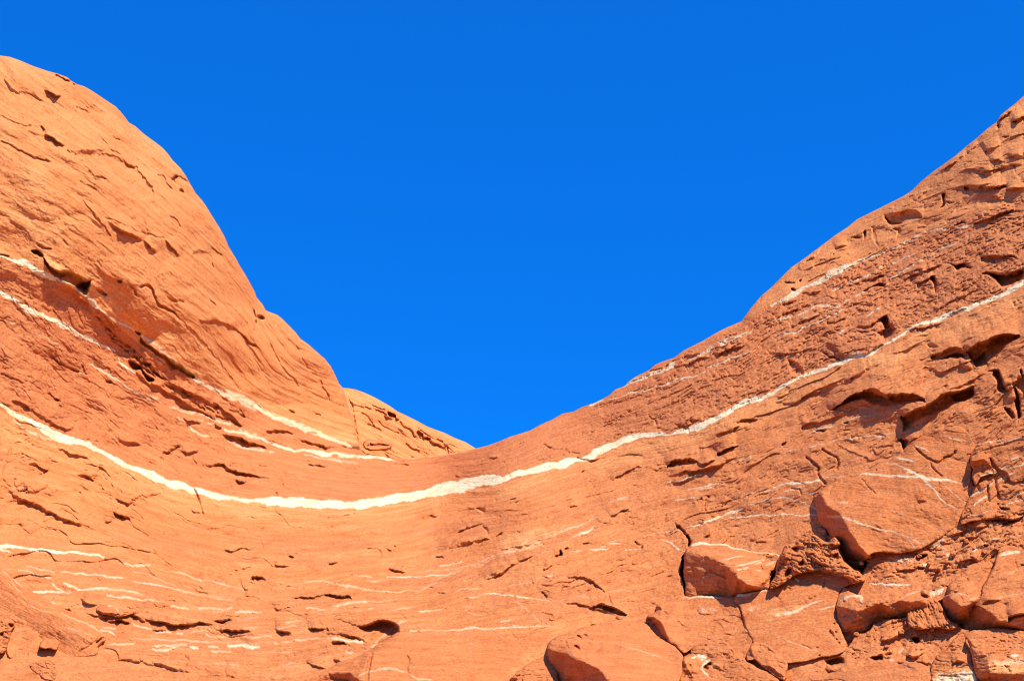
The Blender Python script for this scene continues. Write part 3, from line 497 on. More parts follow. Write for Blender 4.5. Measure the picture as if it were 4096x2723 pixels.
    l('Z2', [(170,1155),(215,1158),(260,1180),(295,1195)], 20, 40, 7); c('Z2', [(290,1190),(260,1215),(240,1230)], 6, 8); c('Z2', [(510,1270),(505,1300),(555,1330)], 6, 7); c('Z2', [(610,1280),(630,1310),(628,1330)], 6, 8); c('Z2', [(485,1330),(495,1400)], 7, 7); l('Z2', [(470,1220),(530,1225),(575,1260)], 12, 40, 6); c('Z2', [(300,1120),(350,1150)], 5, 6)
    l('Z2', [(20,1280),(90,1350),(210,1405),(350,1470),(500,1530),(620,1568)], 16, 30, 14, 120, 1.2); l('Z2', [(700,1450),(760,1480),(800,1500)], 20, 40, 9); l('Z2', [(640,1510),(690,1500)], 18, 40, 7)
    sc('Z3', [(1570,320),(1700,310),(1850,325),(1980,310),(2096,300)], [(1575,325),(1700,350),(1820,360),(1950,340),(2096,325)], 16, 90); c('Z3', [(1480,100),(1500,150),(1520,210)], 9, 8); h('Z3', [(1500,150),(1525,210),(1530,220),(1510,215)], 12, 6)
    h('Z3', [(1535,230),(1555,260),(1560,320),(1540,320)], 8, 8); l('Z3', [(1450,260),(1500,280),(1540,292)], 12, 40, 6); h('Z3', [(1980,460),(1990,480),(2015,580),(1995,580)], 7, 7); l('Z3', [(1690,570),(1780,575),(1870,560),(1960,565)], 16, 40, 6); l('Z3', [(1780,755),(1790,730),(1900,710),(1990,690)], 8, 60, 8)
    h('Z3', [(1905,800),(1925,772),(1970,770),(2025,800),(1985,802),(1940,815)], 34, 8); bu('Z3', [(1925,775),(1955,770),(1960,800),(1935,800)], 16, 8); c('Z3', [(1830,790),(1860,870),(1880,880),(1858,930),(1970,945)], 7, 10); sc('Z3', [(1920,660),(2000,640),(2096,635)], [(1925,662),(2000,680),(2096,680)], 14, 40)
    c('Z3', [(1370,825),(1400,860)], 6, 6); c('Z3', [(1450,825),(1540,865)], 6, 8); c('Z3', [(1475,855),(1510,890),(1590,900)], 7, 10); c('Z3', [(860,285),(930,310),(980,335),(1000,390),(1060,430),(1130,480),(1190,500)], 7, 8); l('Z3', [(870,285),(930,305),(985,335)], 14, 30, 6); c('Z3', [(1290,430),(1340,500)], 5, 4); c('Z3', [(1420,470),(1500,380)], 4, 4)
    # lower left ledges
    l('Z3', [(615,930),(650,960),(700,982),(790,985)], 24, 60, 8); l('Z3', [(740,1040),(820,1062),(900,1078),(980,1065),(1060,1045)], 36, 46, 9); l('Z3', [(1000,1065),(1050,1090),(1095,1130)], 26, 50, 10); l('Z3', [(820,1118),(870,1108),(940,1112),(990,1140)], 26, 40, 8); c('Z3', [(970,1015),(1060,1045)], 8, 10)
    l('Z3', [(1080,1105),(1150,1108),(1230,1120),(1320,1140),(1430,1142),(1530,1132),(1650,1135)], 32, 90, 9); h('Z3', [(1620,1110),(1700,1112),(1760,1105),(1775,1110),(1720,1140),(1660,1135)], 34, 10); l('Z3', [(1680,1180),(1740,1182),(1800,1190),(1930,1178)], 34, 50, 9, 60); c('Z3', [(1740,1130),(1770,1105)], 8, 12)
    h('Z3', [(480,1028),(530,1025),(540,1040),(500,1042)], 16, 6); l('Z3', [(1150,1172),(1280,1188)], 14, 30, 6); l('Z3', [(640,1050),(760,1080),(860,1090)], 12, 40, 6); bu('Z3', [(820,1160),(900,1170),(930,1200),(840,1210)], 4, 10)
    l('Z3', [(380,970),(450,1010),(540,1070),(640,1110),(740,1150)], -10, 20, 10, 60); sc('Z3', [(900,1410),(980,1400),(1060,1400)], [(900,1415),(980,1418),(1060,1420)], 12, 30); c('Z3', [(1060,1385),(1095,1425)], 6, 7); c('Z3', [(1360,1365),(1440,1400)], 6, 6); l('Z3', [(1450,1470),(1600,1500),(1800,1520),(2000,1510)], 10, 60, 16)
    l('Z3', [(800,1405),(1000,1415),(1200,1440),(1400,1490),(1700,1530),(2096,1545)], 14, 40, 14, 60)
    sc('Y1', [(1080,0),(1080,0)], [(1080,0),(1080,0)], 0.01)
    # lower middle
    l('Y1', [(120,922),(200,932),(300,925),(400,910)], 18, 40, 7); sc('Y1', [(380,920),(450,910),(540,910),(575,925)], [(380,935),(460,940),(540,945),(578,945)], 36, 60, under=10); l('Y1', [(0,683),(40,690),(130,693)], 20, 40, 7); l('Y1', [(385,675),(460,672),(500,675)], 14, 50, 7)
    bu('Y1', [(870,700),(930,690),(1000,720),(1000,742),(940,738),(885,715)], 6, 12); l('Y1', [(870,700),(900,722),(950,735),(1000,742)], 20, 40, 7); l('Y1', [(690,565),(740,562),(800,580),(818,640)], 14, 40, 6); l('Y1', [(830,568),(890,578)], 14, 30, 6); l('Y1', [(900,535),(930,550)], 12, 30, 6); l('Y1', [(95,620),(150,620)], 18, 30, 7); c('Y1', [(150,592),(180,592)], 7, 8)
    l('Y1', [(0,1188),(70,1190),(130,1200)], 30, 60, 9); l('Y1', [(240,1165),(300,1165),(390,1160)], 26, 40, 8); c('Y1', [(390,1160),(400,1180),(375,1200),(440,1215),(520,1215),(630,1240)], 9, 12); l('Y1', [(440,1220),(540,1215),(640,1245),(720,1278)], 14, 30, 8); h('Y1', [(425,1262),(490,1275),(560,1282),(520,1308),(440,1305)], 24, 8)
    h('Y1', [(618,1155),(700,1135),(790,1105),(870,1110),(935,1130),(948,1190),(930,1215),(870,1245),(800,1285),(770,1282),(735,1272),(700,1215),(650,1185)], 75, 16); c('Y1', [(500,1108),(560,1135),(620,1160)], 9, 10)
    l('Y1', [(230,1410),(270,1440),(330,1458),(400,1465)], 14, 40, 8); h('Y1', [(450,1405),(520,1425),(480,1445),(460,1440)], 20, 8); l('Y1', [(0,1030),(40,1018)], 14, 20, 8); c('Y1', [(960,1060),(1000,1080)], 5, 6)
    sc('Y1', [(1240,520),(1340,480),(1500,500),(1640,480)], [(1190,640),(1290,630),(1400,600),(1640,490)], 40, 40); l('Y1', [(1320,470),(1400,425),(1500,392),(1600,380)], 20, -1 if False else 40, 8, 50); h('Y1', [(1228,620),(1275,615),(1280,630),(1240,635)], 24, 6)
    bu('Y1', [(1230,560),(1330,480),(1480,410),(1580,395),(1615,450),(1500,510),(1340,560)], 20, 24); h('Y1', [(1580,395),(1620,400),(1625,470),(1600,430)], 20, 8); h('Y1', [(1680,470),(1740,445),(1735,455),(1700,475)], 20, 6)
    h('Y1', [(1525,255),(1590,255),(1600,275),(1575,288)], 26, 8); l('Y1', [(1460,245),(1540,262)], 12, 30, 6); l('Y1', [(1100,318),(1180,312),(1230,318),(1280,300)], 22, 40, 8); c('Y1', [(1260,240),(1255,275),(1500,262)], 4, 5); c('Y1', [(860,325),(895,328)], 8, 10); h('Y1', [(1790,175),(1830,172),(1825,190),(1795,188)], 12, 6)
    l('Y1', [(1605,795),(1660,775),(1730,748),(1760,715),(1800,680),(1850,655)], 26, 40, 9); l('Y1', [(1850,655),(1900,640),(1990,600)], 14, 30, 7); c('Y1', [(1610,775),(1660,765),(1740,740)], 6, 8); l('Y1', [(1740,575),(1800,550),(1920,530),(2096,470)], 12, 40, 8); h('Y1', [(1170,860),(1215,852),(1190,868)], 14, 5); l('Y1', [(1230,895),(1320,892)], 10, 20, 6)
    c('Y1', [(2035,890),(2065,920),(2070,950)], 6, 8); c('Y1', [(1000,1375),(1015,1400),(1020,1440),(1005,1460)], 7, 8); l('Y1', [(1180,1165),(1300,1060),(1380,1010)], 6, 40, 14)
    h('Y3', [(790,225),(818,228),(820,270),(800,285),(765,300),(768,275),(795,270)], 26, 6); c('Y3', [(845,215),(885,218)], 7, 10); c('Y3', [(1010,187),(1050,178),(1090,182)], 6, 8); c('Y3', [(1505,150),(1560,180),(1580,210)], 6, 8); l('Y3', [(640,400),(700,395),(740,375)], 14, 30, 8); c('Y3', [(400,60),(430,75)], 7, 8)
    sc('Y3', [(880,490),(980,480),(1060,490),(1140,550),(1240,630)], [(890,500),(1000,515),(1070,540),(1140,575),(1210,635)], 26, 60); c('Y3', [(1240,640),(1270,680),(1300,740)], 6, 8); sc('Y3', [(1105,765),(1200,735),(1300,760),(1370,800),(1435,840)], [(1110,775),(1200,800),(1290,835),(1380,858),(1430,848)], 40, 50, under=14)
    c('Y3', [(1110,770),(1200,735),(1230,735)], 6, 10); l('Y3', [(840,720),(950,740),(1100,775),(1240,820),(1380,858)], 16, 70, 8); c('Y3', [(620,625),(660,655),(675,700)], 6, 8); h('Y3', [(1210,770),(1250,760),(1320,790),(1300,830),(1230,815)], 14, 10)
    l('Y3', [(1090,945),(1155,938)], 12, 30, 6); c('Y3', [(1325,890),(1355,905)], 10, 10); c('Y3', [(1585,935),(1650,940)], 10, 16)
    c('Y3', [(1885,0),(1950,40),(2000,90),(2025,150),(2030,200)], 10, 26); h('Y3', [(1990,75),(2020,100),(2048,150),(2035,200),(2020,195),(2005,130)], 60, 8); h('Y3', [(1980,275),(1945,340),(1935,400),(1945,500),(1955,600),(1975,680),(2030,680),(2010,500),(2000,350),(2000,270)], 90, 8)
    sc('Y3', [(2170,110),(2230,70),(2255,40)], [(2180,112),(2250,95),(2260,60)], 24, 40)
    # right slopes under the band
    sc('Y2', [(690,970),(760,935),(830,900),(885,893)], [(700,972),(770,938),(840,912),(890,898)], 26, 60); sc('Y2', [(1055,880),(1110,845),(1180,835),(1240,860)], [(1060,885),(1130,880),(1190,875),(1240,865)], 44, 90, under=20)
    sc('Y2', [(1240,860),(1300,860),(1350,845)], [(1230,880),(1280,898),(1350,858)], 34, 40, under=8); sc('Y2', [(1365,800),(1420,775),(1490,758)], [(1370,825),(1430,790),(1495,762)], 44, 70, under=14); l('Y2', [(1050,950),(1130,925),(1200,915),(1300,905),(1400,870),(1480,820)], 26, 40, 9); l('Y2', [(1070,985),(1170,965),(1250,930)], 16, 20, 6)
    h('Y2', [(370,1410),(385,1415),(388,1440),(355,1448),(370,1430)], 24, 6); c('Y2', [(405,1398),(430,1395)], 7, 8); l('Y2', [(420,1150),(490,1135)], 16, 40, 7); h('Y2', [(1480,610),(1530,590),(1620,590),(1568,625),(1500,640)], 24, 8); l('Y2', [(1350,690),(1420,670),(1490,640),(1568,620)], 24, 70, 8)
    sc('Y2', [(1130,605),(1200,590),(1280,590)], [(1150,640),(1210,620),(1280,600)], 24, 50); l('Y2', [(1100,610),(1160,635),(1200,625)], 20, 40, 7); c('Y2', [(270,740),(310,765),(400,790),(440,805),(510,800)], 8, 12); l('Y2', [(230,830),(280,845),(400,790)], 8, 40, 8); h('Y2', [(785,545),(810,535),(815,545),(795,553)], 16, 5)
    c('Y2', [(925,575),(960,600),(975,625)], 6, 9); l('Y2', [(500,930),(560,900)], 8, 30, 6); h('Y2', [(190,985),(235,970),(240,980),(200,990)], 8, 6); c('Y2', [(50,940),(62,955),(58,968)], 8, 10); c('Y2', [(475,835),(520,850),(555,855)], 9, 14); l('Y2', [(540,855),(590,850),(640,820)], 18, 30, 7)
    c('Y2', [(1170,650),(1185,680)], 6, 10); h('Y2', [(680,850),(720,845),(750,838),(735,850),(690,855)], 10, 5); l('Y2', [(690,1205),(740,1170),(820,1150)], 16, 40, 7); c('Y2', [(1025,1220),(1045,1190)], 6, 8); c('Y2', [(845,1355),(890,1370),(895,1390)], 6, 8); c('Y2', [(520,1378),(550,1376)], 6, 8); h('Y2', [(1245,1095),(1262,1085),(1270,1100),(1250,1102)], 16, 5); h('Y2', [(1290,1070),(1305,1070),(1305,1085),(1295,1080)], 16, 5)
    l('Y2', [(1400,1140),(1440,1090)], 14, 20, 7); c('Y2', [(1290,1090),(1285,1140),(1300,1170)], 6, 8); h('Y2', [(1490,850),(1560,820),(1568,900),(1520,960),(1480,910)], 6, 20); c('Y2', [(0,1315),(20,1308)], 10, 14); l('Y2', [(800,370),(870,330),(940,305),(1040,270)], 14, 20, 7); h('Y2', [(940,290),(1010,265),(1015,275),(950,300)], 16, 5); h('Y2', [(1140,210),(1240,185),(1250,195),(1160,245),(1140,235)], 22, 6); h('Y2', [(1020,265),(1060,245),(1050,262)], 20, 5)
    l('Y2', [(1350,185),(1430,155),(1568,120)], 24, 30, 9); l('Y2', [(1090,250),(1130,262),(1250,220),(1340,200)], 14, 20, 6)
    # right red band
    sc('Y6', [(70,700),(90,650),(140,640),(200,625)], [(80,720),(130,690),(170,680),(205,630)], 20, 60); l('Y6', [(0,640),(90,655),(170,630)], 14, 40, 7); h('Y6', [(80,705),(130,700),(185,740),(190,780),(120,780)], 24, 14); h('Y6', [(300,640),(330,640),(360,660),(400,670),(430,690),(400,690),(310,655)], 26, 6)
    sc('Y6', [(360,560),(440,530),(560,515),(640,515),(680,560)], [(370,580),(400,640),(450,670),(560,650),(680,590)], -14, 6); bu('Y6', [(350,570),(430,530),(560,515),(640,515),(682,560),(680,590),(600,640),(450,668),(400,640),(370,600)], 30, 10)
    h('Y6', [(660,440),(700,410),(730,450),(760,500),(740,540),(690,582),(678,550),(650,520),(690,500)], 60, 12); c('Y6', [(330,455),(380,460),(445,440)], 9, 14); l('Y6', [(500,470),(600,470),(660,430),(720,395)], 20, 50, 8); h('Y6', [(725,300),(745,300),(750,318),(735,315)], 14, 5)
    h('Y6', [(555,250),(600,235),(660,210),(690,215),(680,240),(620,235),(580,262)], 36, 7); l('Y6', [(620,180),(670,160),(760,150)], 8, 40, 6); l('Y6', [(540,190),(640,170),(700,140)], 16, 30, 7); l('Y6', [(0,430),(130,375),(260,320)], 14, 30, 7); l('Y6', [(90,490),(180,450),(260,420),(320,390)], 16, 30, 7); l('Y6', [(340,240),(450,200),(560,165)], 12, 30, 7)
    l('Y6', [(805,190),(860,165),(960,130),(1060,90)], 24, 40, 8); l('Y6', [(890,220),(970,180),(1010,165)], 26, 40, 8); h('Y6', [(985,165),(1010,165),(1025,200),(1020,260),(1010,268),(1000,220),(985,190)], 34, 7); h('Y6', [(1085,80),(1150,85),(1200,85),(1240,110),(1180,118),(1150,125),(1120,95)], 44, 9)
    sc('Y6', [(1290,50),(1350,40),(1420,30),(1500,40)], [(1300,80),(1370,75),(1430,60),(1510,50)], 36, 50, under=10); h('Y6', [(1340,140),(1400,140),(1470,150),(1568,120),(1568,180),(1520,215),(1440,240),(1400,210),(1370,180)], 75, 16); h('Y6', [(1300,145),(1350,135),(1370,170),(1320,160)], 22, 8)
    l('Y6', [(180,270),(240,275),(300,255)], 12, 30, 6); l('Y6', [(40,345),(140,310)], 12, 30, 6); h('Y6', [(108,245),(135,240),(135,260),(118,262)], 20, 5); h('Y6', [(155,188),(168,182),(168,200),(160,200)], 18, 5); h('Y6', [(70,205),(110,200),(80,212)], 12, 4); h('Y6', [(118,198),(130,195),(128,208)], 14, 4)
    l('Y6', [(850,500),(920,490),(1000,470),(1070,450)], 20, 20, 7); l('Y6', [(1090,410),(1150,380),(1210,365)], 12, 20, 6); c('Y6', [(1500,330),(1505,350)], 10, 10); l('Y6', [(1000,400),(1100,330),(1300,240)], 12, 60, 8)
    # big overhang ledges, right
    sc('Y6', [(350,1000),(430,955),(560,880),(640,870),(710,900),(780,905),(880,903),(940,930)], [(320,1010),(430,975),(525,940),(630,972),(760,968),(900,962),(942,955)], 96, 120, under=34); bu('Y6', [(520,945),(550,940),(610,955),(630,972),(580,972)], 22, 8)
    l('Y6', [(430,840),(500,800),(560,760),(700,690)], 20, 60, 20); l('Y6', [(0,960),(110,960),(200,920),(330,865),(420,840)], 16, 60, 9); h('Y6', [(490,800),(515,780),(510,800),(495,815)], 12, 5); bu('Y6', [(740,660),(800,650),(870,600),(960,560),(1000,600),(940,640),(880,660)], -18, 40)
    h('Y6', [(960,590),(1000,580),(1040,600),(1000,618),(970,615)], 14, 8); sc('Y6', [(980,670),(1080,620),(1160,615),(1200,650)], [(985,695),(1040,685),(1130,680),(1210,665)], 36, 60, under=16); h('Y6', [(1040,685),(1080,665),(1140,650),(1195,655),(1180,675),(1100,680)], 40, 8); h('Y6', [(935,712),(1000,690),(1010,695),(960,708)], 14, 5)
    sc('Y6', [(1200,630),(1260,590),(1340,565),(1420,530),(1540,525)], [(1280,740),(1340,710),(1420,660),(1450,610),(1540,545)], 90, 60, under=44); h('Y6', [(1300,650),(1330,640),(1335,720),(1290,735),(1240,695)], 26, 12); bu('Y6', [(1315,640),(1330,640),(1337,690),(1325,710)], 22, 8)
    h('Y6', [(1370,775),(1410,745),(1425,790),(1450,850),(1480,890),(1430,895),(1400,870),(1395,820)], 60, 9); bu('Y6', [(1160,690),(1190,670),(1230,700),(1250,740),(1200,740),(1170,715)], 22, 14)
    sc('Y6', [(800,1040),(860,1010),(950,975),(1040,915),(1150,880),(1250,850)], [(805,1145),(880,1090),(940,1045),(1060,1010),(1140,965),(1255,915)], 80, 40, under=26); h('Y6', [(1150,885),(1230,865),(1262,900),(1235,930),(1160,955),(1120,930)], 36, 10); h('Y6', [(790,1040),(810,1040),(805,1060),(795,1068)], 22, 5)
    pa('Y6', [(1090,760),(1100,700),(1160,740),(1270,770),(1240,830),(1140,870),(1085,880)], 'red', .35, 12); bu('Y6', [(940,740),(990,740),(1080,800),(1080,880),(1030,910),(930,870),(920,800)], -12, 12); l('Y6', [(1085,880),(1150,860),(1250,820),(1330,770)], 14, 40, 8); h('Y6', [(1340,760),(1400,745),(1380,765)], 14, 5)
    h('Y6', [(1500,830),(1530,805),(1568,810),(1568,900),(1530,880),(1500,860)], 20, 10); h('Y6', [(1505,860),(1530,900),(1545,1000),(1550,1040),(1530,1050),(1515,980)], 50, 8); h('Y6', [(1440,985),(1480,985),(1510,1040),(1495,1062),(1460,1030)], 34, 8); h('Y6', [(1540,760),(1555,750),(1560,800),(1545,790)], 30, 5)
    l('Y6', [(175,1110),(230,1088)], 18, 30, 7); c('Y6', [(175,1110),(178,1125)], 8, 12); h('Y6', [(260,1135),(320,1125),(315,1142),(275,1142)], 24, 6); h('Y6', [(435,1078),(465,1065),(460,1080)], 18, 5); h('Y6', [(45,1220),(75,1208),(70,1225),(50,1230)], 18, 5); c('Y6', [(435,1132),(475,1128)], 7, 8)
    c('Y6', [(780,1190),(800,1220),(810,1250)], 12, 20); h('Y6', [(785,1195),(840,1195),(820,1250),(800,1240)], 34, 8); l('Y6', [(840,1220),(880,1190),(930,1150)], 22, 30, 8); c('Y6', [(305,1245),(330,1275),(390,1305),(402,1340),(400,1375)], 8, 14); c('Y6', [(200,1295),(230,1325),(285,1360),(275,1400),(290,1440),(330,1468)], 9, 16)
    sc('Y6', [(215,1330),(240,1335),(285,1360)], [(225,1335),(250,1350),(280,1370)], 14, 40); sc('Y6', [(395,1190),(420,1225),(500,1265),(590,1300)], [(410,1225),(480,1262),(540,1290),(600,1308)], 10, 60); bu('Y6', [(400,1195),(470,1190),(560,1210),(610,1260),(560,1290),(470,1250),(415,1230)], -10, 30); c('Y6', [(60,1420),(130,1440),(200,1470)], 5, 6); c('Y6', [(100,1490),(150,1505),(170,1535)], 6, 8)
    pa('Y6', [(420,1320),(560,1300),(700,1290),(800,1250),(720,1320),(600,1370),(480,1400)], 'red', .7, 30); pa('Y4', [(400,560),(560,480),(800,430),(960,450),(850,520),(600,560)], 'red', .5, 50)
    # right dome
    sc('Y7', [(1505,620),(1600,620),(1700,625),(1770,620)], [(1510,655),(1600,660),(1700,648),(1780,630)], 44, 60, under=16); l('Y7', [(1770,640),(1830,635),(1882,620)], 22, 40, 8); h('Y7', [(1365,670),(1390,665),(1385,730),(1360,765),(1350,765),(1370,710)], 34, 6); c('Y7', [(1385,715),(1400,745)], 6, 12); h('Y7', [(1390,715),(1440,722),(1410,735)], 16, 6)
    sc('Y7', [(1010,800),(1100,775),(1200,765),(1240,800)], [(1030,865),(1100,860),(1160,830),(1250,815)], 34, 60, under=10); h('Y7', [(1010,815),(1050,840),(1110,835),(1110,855),(1040,865)], 26, 8); h('Y7', [(1090,880),(1110,880),(1110,900),(1085,950),(1080,905),(1050,885)], 16, 8); bu('Y7', [(1100,880),(1200,855),(1270,870),(1200,890),(1130,930)], 16, 20)
    h('Y7', [(860,905),(885,895),(885,940),(870,975),(875,940)], 32, 6); h('Y7', [(790,945),(830,930),(860,935),(840,960)], 20, 10); c('Y7', [(930,875),(935,930),(960,990)], 10, 10); sc('Y7', [(695,1010),(730,995),(775,992)], [(700,1020),(740,1015),(780,998)], 26, 40); h('Y7', [(680,1040),(690,1040),(685,1055)], 12, 4); bu('Y7', [(940,890),(1000,880),(1060,900),(1080,930),(1010,960),(950,960)], -10, 20)
    sc('Y7', [(1715,215),(1760,170),(1820,125)], [(1720,220),(1780,180),(1830,135)], 40, 60); sc('Y7', [(1800,210),(1840,190),(1882,170)], [(1830,230),(1860,225),(1882,215)], 46, 50, under=10); h('Y7', [(1710,240),(1730,230),(1735,260),(1715,262)], 24, 7); sc('Y7', [(1635,400),(1680,375),(1735,365)], [(1640,425),(1690,405),(1730,380)], 34, 50); sc('Y7', [(1665,465),(1700,452),(1750,460)], [(1670,475),(1710,465),(1755,480)], 30, 40)
    h('Y7', [(1745,325),(1785,315),(1780,328)], 20, 5); l('Y7', [(1600,530),(1650,545),(1690,545)], 18, 30, 7); l('Y7', [(1310,555),(1400,500),(1470,450),(1530,420)], 20, 40, 9); sc('Y7', [(1525,400),(1560,385),(1600,355)], [(1530,425),(1570,405),(1600,375)], 22, 40); l('Y7', [(1640,690),(1700,680),(1750,715)], 14, 30, 6); h('Y7', [(1445,865),(1500,842),(1510,855),(1470,868)], 22, 6)
    sc('Y7', [(1570,860),(1640,820),(1740,785),(1820,770)], [(1580,865),(1680,840),(1760,810),(1810,780)], 34, 40, under=8); l('Y7', [(1700,500),(1800,490),(1882,480)], 12, 50, 8); sc('Y7', [(1790,435),(1840,425),(1882,430)], [(1790,445),(1840,450),(1882,455)], 20, 40); l('Y7', [(1200,720),(1240,680),(1290,640)], 12, 30, 8); c('Y7', [(1820,490),(1822,540)], 6, 8)
    h('Y7', [(380,1225),(400,1222),(410,1218),(440,1222),(430,1230)], 16, 4); h('Y7', [(470,1205),(485,1205),(480,1218)], 14, 4); h('Y7', [(425,1270),(450,1268),(435,1290)], 22, 5); bu('Y7', [(560,1100),(620,1070),(640,1090),(580,1130)], -14, 14); c('Y7', [(115,1440),(135,1400)], 9, 14); c('Y7', [(225,1340),(240,1300)], 8, 12)
    l('Y7', [(620,980),(680,930),(760,890)], 12, 30, 8); l('Y7', [(480,1110),(560,1060),(620,990)], 12, 30, 8)
    # clefts around the lower right blocks
    S.patch('Y5', [(200,640),(420,660),(620,640),(820,600),(1000,420),(1352,300),(1352,700),(1150,760),(900,860),(830,960),(560,940),(250,900),(150,800)], 'rough', .9, 60)
    S.patch('Y5', [(150,1260),(500,1140),(800,1180),(900,1240),(820,1400),(700,1440),(300,1440),(0,1500),(-50,1400)], 'rough', .8, 50)
    for a in [(430,700,560,700),(700,655,770,650),(480,745,590,752),(650,780,700,782),(730,620,800,612)]: v('Y5', [(a[0],a[1],10),((a[0]+a[2])/2,(a[1]+a[3])/2-3,16),(a[2],a[3],8)], k=.9)
    v('Y5', [(800,670,30),(840,700,34),(860,720,20)], k=.7, brk=.3); v('Y5', [(1000,690,14),(1070,655,16),(1100,630,8)], k=.7, brk=.3); v('Y5', [(300,905,6),(400,912,9),(500,910,14),(580,918,8)], k=.9); v('Y5', [(100,1020,14),(170,995,22),(240,990,20)], k=.6); v('Y5', [(700,985,30),(760,965,24),(800,940,10)], k=.7, brk=.2)
    v('Y5', [(450,1420,24),(480,1380,20),(530,1340,20)], k=.5, brk=.3); v('Y5', [(1140,610,6),(1200,595,8)], k=.8); v('Y5', [(1040,785,16),(1130,765,14)], k=.5)
    l('Y5', [(610,735),(650,720),(700,710)], 26, 40, 9); h('Y5', [(610,710),(660,708),(700,712),(650,745),(620,735)], 24, 8); l('Y5', [(480,800),(560,805),(640,800),(780,815)], 18, 30, 8); l('Y5', [(890,630),(1000,590),(1100,540)], 12, 30, 8); sc('Y5', [(1135,480),(1200,465),(1290,460),(1352,450)], [(1140,490),(1210,495),(1290,490),(1352,480)], 36, 60, under=14); h('Y5', [(1205,500),(1280,470),(1300,480),(1230,515)], 26, 8)
    sc('Y5', [(1005,530),(1060,520),(1110,510)], [(1010,545),(1060,542),(1110,520)], 28, 40); h('Y5', [(1180,380),(1240,385),(1260,400),(1220,408),(1190,395)], 26, 7); sc('Y5', [(930,490),(970,480),(1020,478)], [(935,498),(975,505),(1025,482)], 26, 30); l('Y5', [(860,580),(920,560),(980,540)], 12, 20, 8); l('Y5', [(945,755),(1000,740),(1035,740)], 22, 30, 8); h('Y5', [(1080,650),(1115,645),(1110,662)], 20, 6)
    l('Y5', [(380,1285),(440,1280),(530,1245)], 24, 40, 9); h('Y5', [(580,1265),(620,1270),(645,1300),(615,1318),(585,1290)], 44, 8); l('Y5', [(560,1370),(620,1400),(700,1360)], 20, 50, 8); sc('Y5', [(560,1375),(610,1400),(660,1395)], [(570,1395),(620,1415),(665,1410)], 18, 30); l('Y5', [(620,1435),(680,1455),(720,1440)], 24, 40, 9)
    h('Y5', [(0,1420),(60,1410),(120,1400),(130,1440),(60,1470),(20,1450)], 44, 12); h('Y5', [(300,1410),(380,1390),(390,1430),(330,1435)], 34, 9); l('Y5', [(0,1480),(80,1510),(180,1500),(260,1460)], 26, 40, 10); h('Y5', [(400,1390),(430,1375),(450,1390),(420,1400)], 16, 6)
    l('Y5', [(1000,500),(1100,480)], 10, 20, 6); l('Y5', [(1130,740),(1160,760),(1200,700)], 8, 20, 8); h('Y5', [(880,700),(1000,660),(1100,640),(1080,700),(950,720)], 8, 14)
    # boulder seats: clefts behind and beneath the blocks
    h('Y4', [(640,950),(650,860),(690,800),(700,760),(760,760),(700,860),(680,940)], 50, 10); h('Y4', [(1000,560),(1100,620),(1140,740),(1210,810),(1260,860),(1310,760),(1200,640),(1060,540)], 90, 10)
    h('Y5', [(980,60),(1005,60),(1010,120),(1000,180),(1030,230),(1000,240),(985,180),(1000,120)], 60, 8)
features(S)
for z_, p_ in (('Y5', [(84,1062),(160,1076),(255,1046),(430,1062),(490,1024),(700,1016),(703,1108),(660,1158),(600,1150),(530,1132),(400,1160),(330,1190),(290,1235),(210,1258),(156,1342),(117,1240),(84,1130)]),
        ('Y5', [(772,1026),(850,1008),(960,1058),(1050,1018),(1100,1090),(1160,1150),(1250,1175),(1350,1150),(1350,1212),(1250,1208),(1130,1212),(1000,1226),(935,1212),(890,1187),(842,1148),(807,1075)]),
        ('Y3', [(686,1212),(780,1198),(880,1197),(1080,1302),(1300,1442),(1350,1560),(1400,1790),(855,1795),(772,1600),(737,1470),(707,1330)]),
        ('Y4', [(72,722),(150,702),(345,778),(410,802),(430,880),(560,926),(625,932),(540,958),(470,972),(370,998),(90,995),(67,850)])):
    S.hole(z_, p_, 72, 6, 2)
GR = 1-.8*on_dome_l-.45*S.red*sst(2600, 1200, X)
LM = (.30+.35*sst(2200, 3600, X))*(1-.6*on_dome_l)*(1-.5*S.red*(X < 2600))+.5*sst(1400, 0, X)*sst(1900, 2500, Y)*(1-on_dome_l)
H = S.H+strata_detail(S, X, Y, B, 0, 1.0, None, GR, LM)
margin = sst(-900, 0, X)*sst(5000, 4200, X)
# crest rounding: the last stretch before the sky bends away
RC = 55.
tt = np.clip(W/RC, 0, 1); crest = RC*1.1*(1-np.sqrt(1-(1-tt)**2+1e-9))
D0 = DEPTH(X, Y)
D = D0*(1-F*(H-crest))
V = world_pos(X, Y, D)
strata = np.stack([S.white, S.red, S.cream, np.ones(X.shape)], -1)
bedding = np.stack([X/400., B, 0*X], -1)
# back of the ridge: falls away behind the crest
NB = 16; back = []
for j in range(NB, 0, -1):
    s_ = (j/NB)**1.8*26.0
    yb = Ts+ (j/NB)**1.4*170; back.append(world_pos(xs, yb, D[0]+s_+.9*noise(xs/60., np.full_like(xs, j*1.7), 5)*min(1, j/3.)*(.2+s_*.08)))
back = np.stack(back)
Vall = np.concatenate([back, V], 0); st0 = np.repeat(strata[:1], NB, 0); be0 = np.repeat(bedding[:1], NB, 0).copy(); be0[:,:,1] += np.linspace(.6, .02, NB)[:,None]
strata = np.concatenate([st0, strata], 0); bedding = np.concatenate([be0, bedding], 0)
ny, nx = Vall.shape[:2]; Q = grid_quads(ny, nx)
dl = np.concatenate([np.repeat(on_dome_l[:1], NB, 0), on_dome_l]); dr = np.concatenate([np.repeat(on_dome_r[:1], NB, 0), on_dome_r])
Vf = Vall.reshape(-1,3); Af = strata.reshape(-1,4); Bf = bedding.reshape(-1,3)
ml = dl[:-1,:-1]; mr = dr[:-1,:-1]
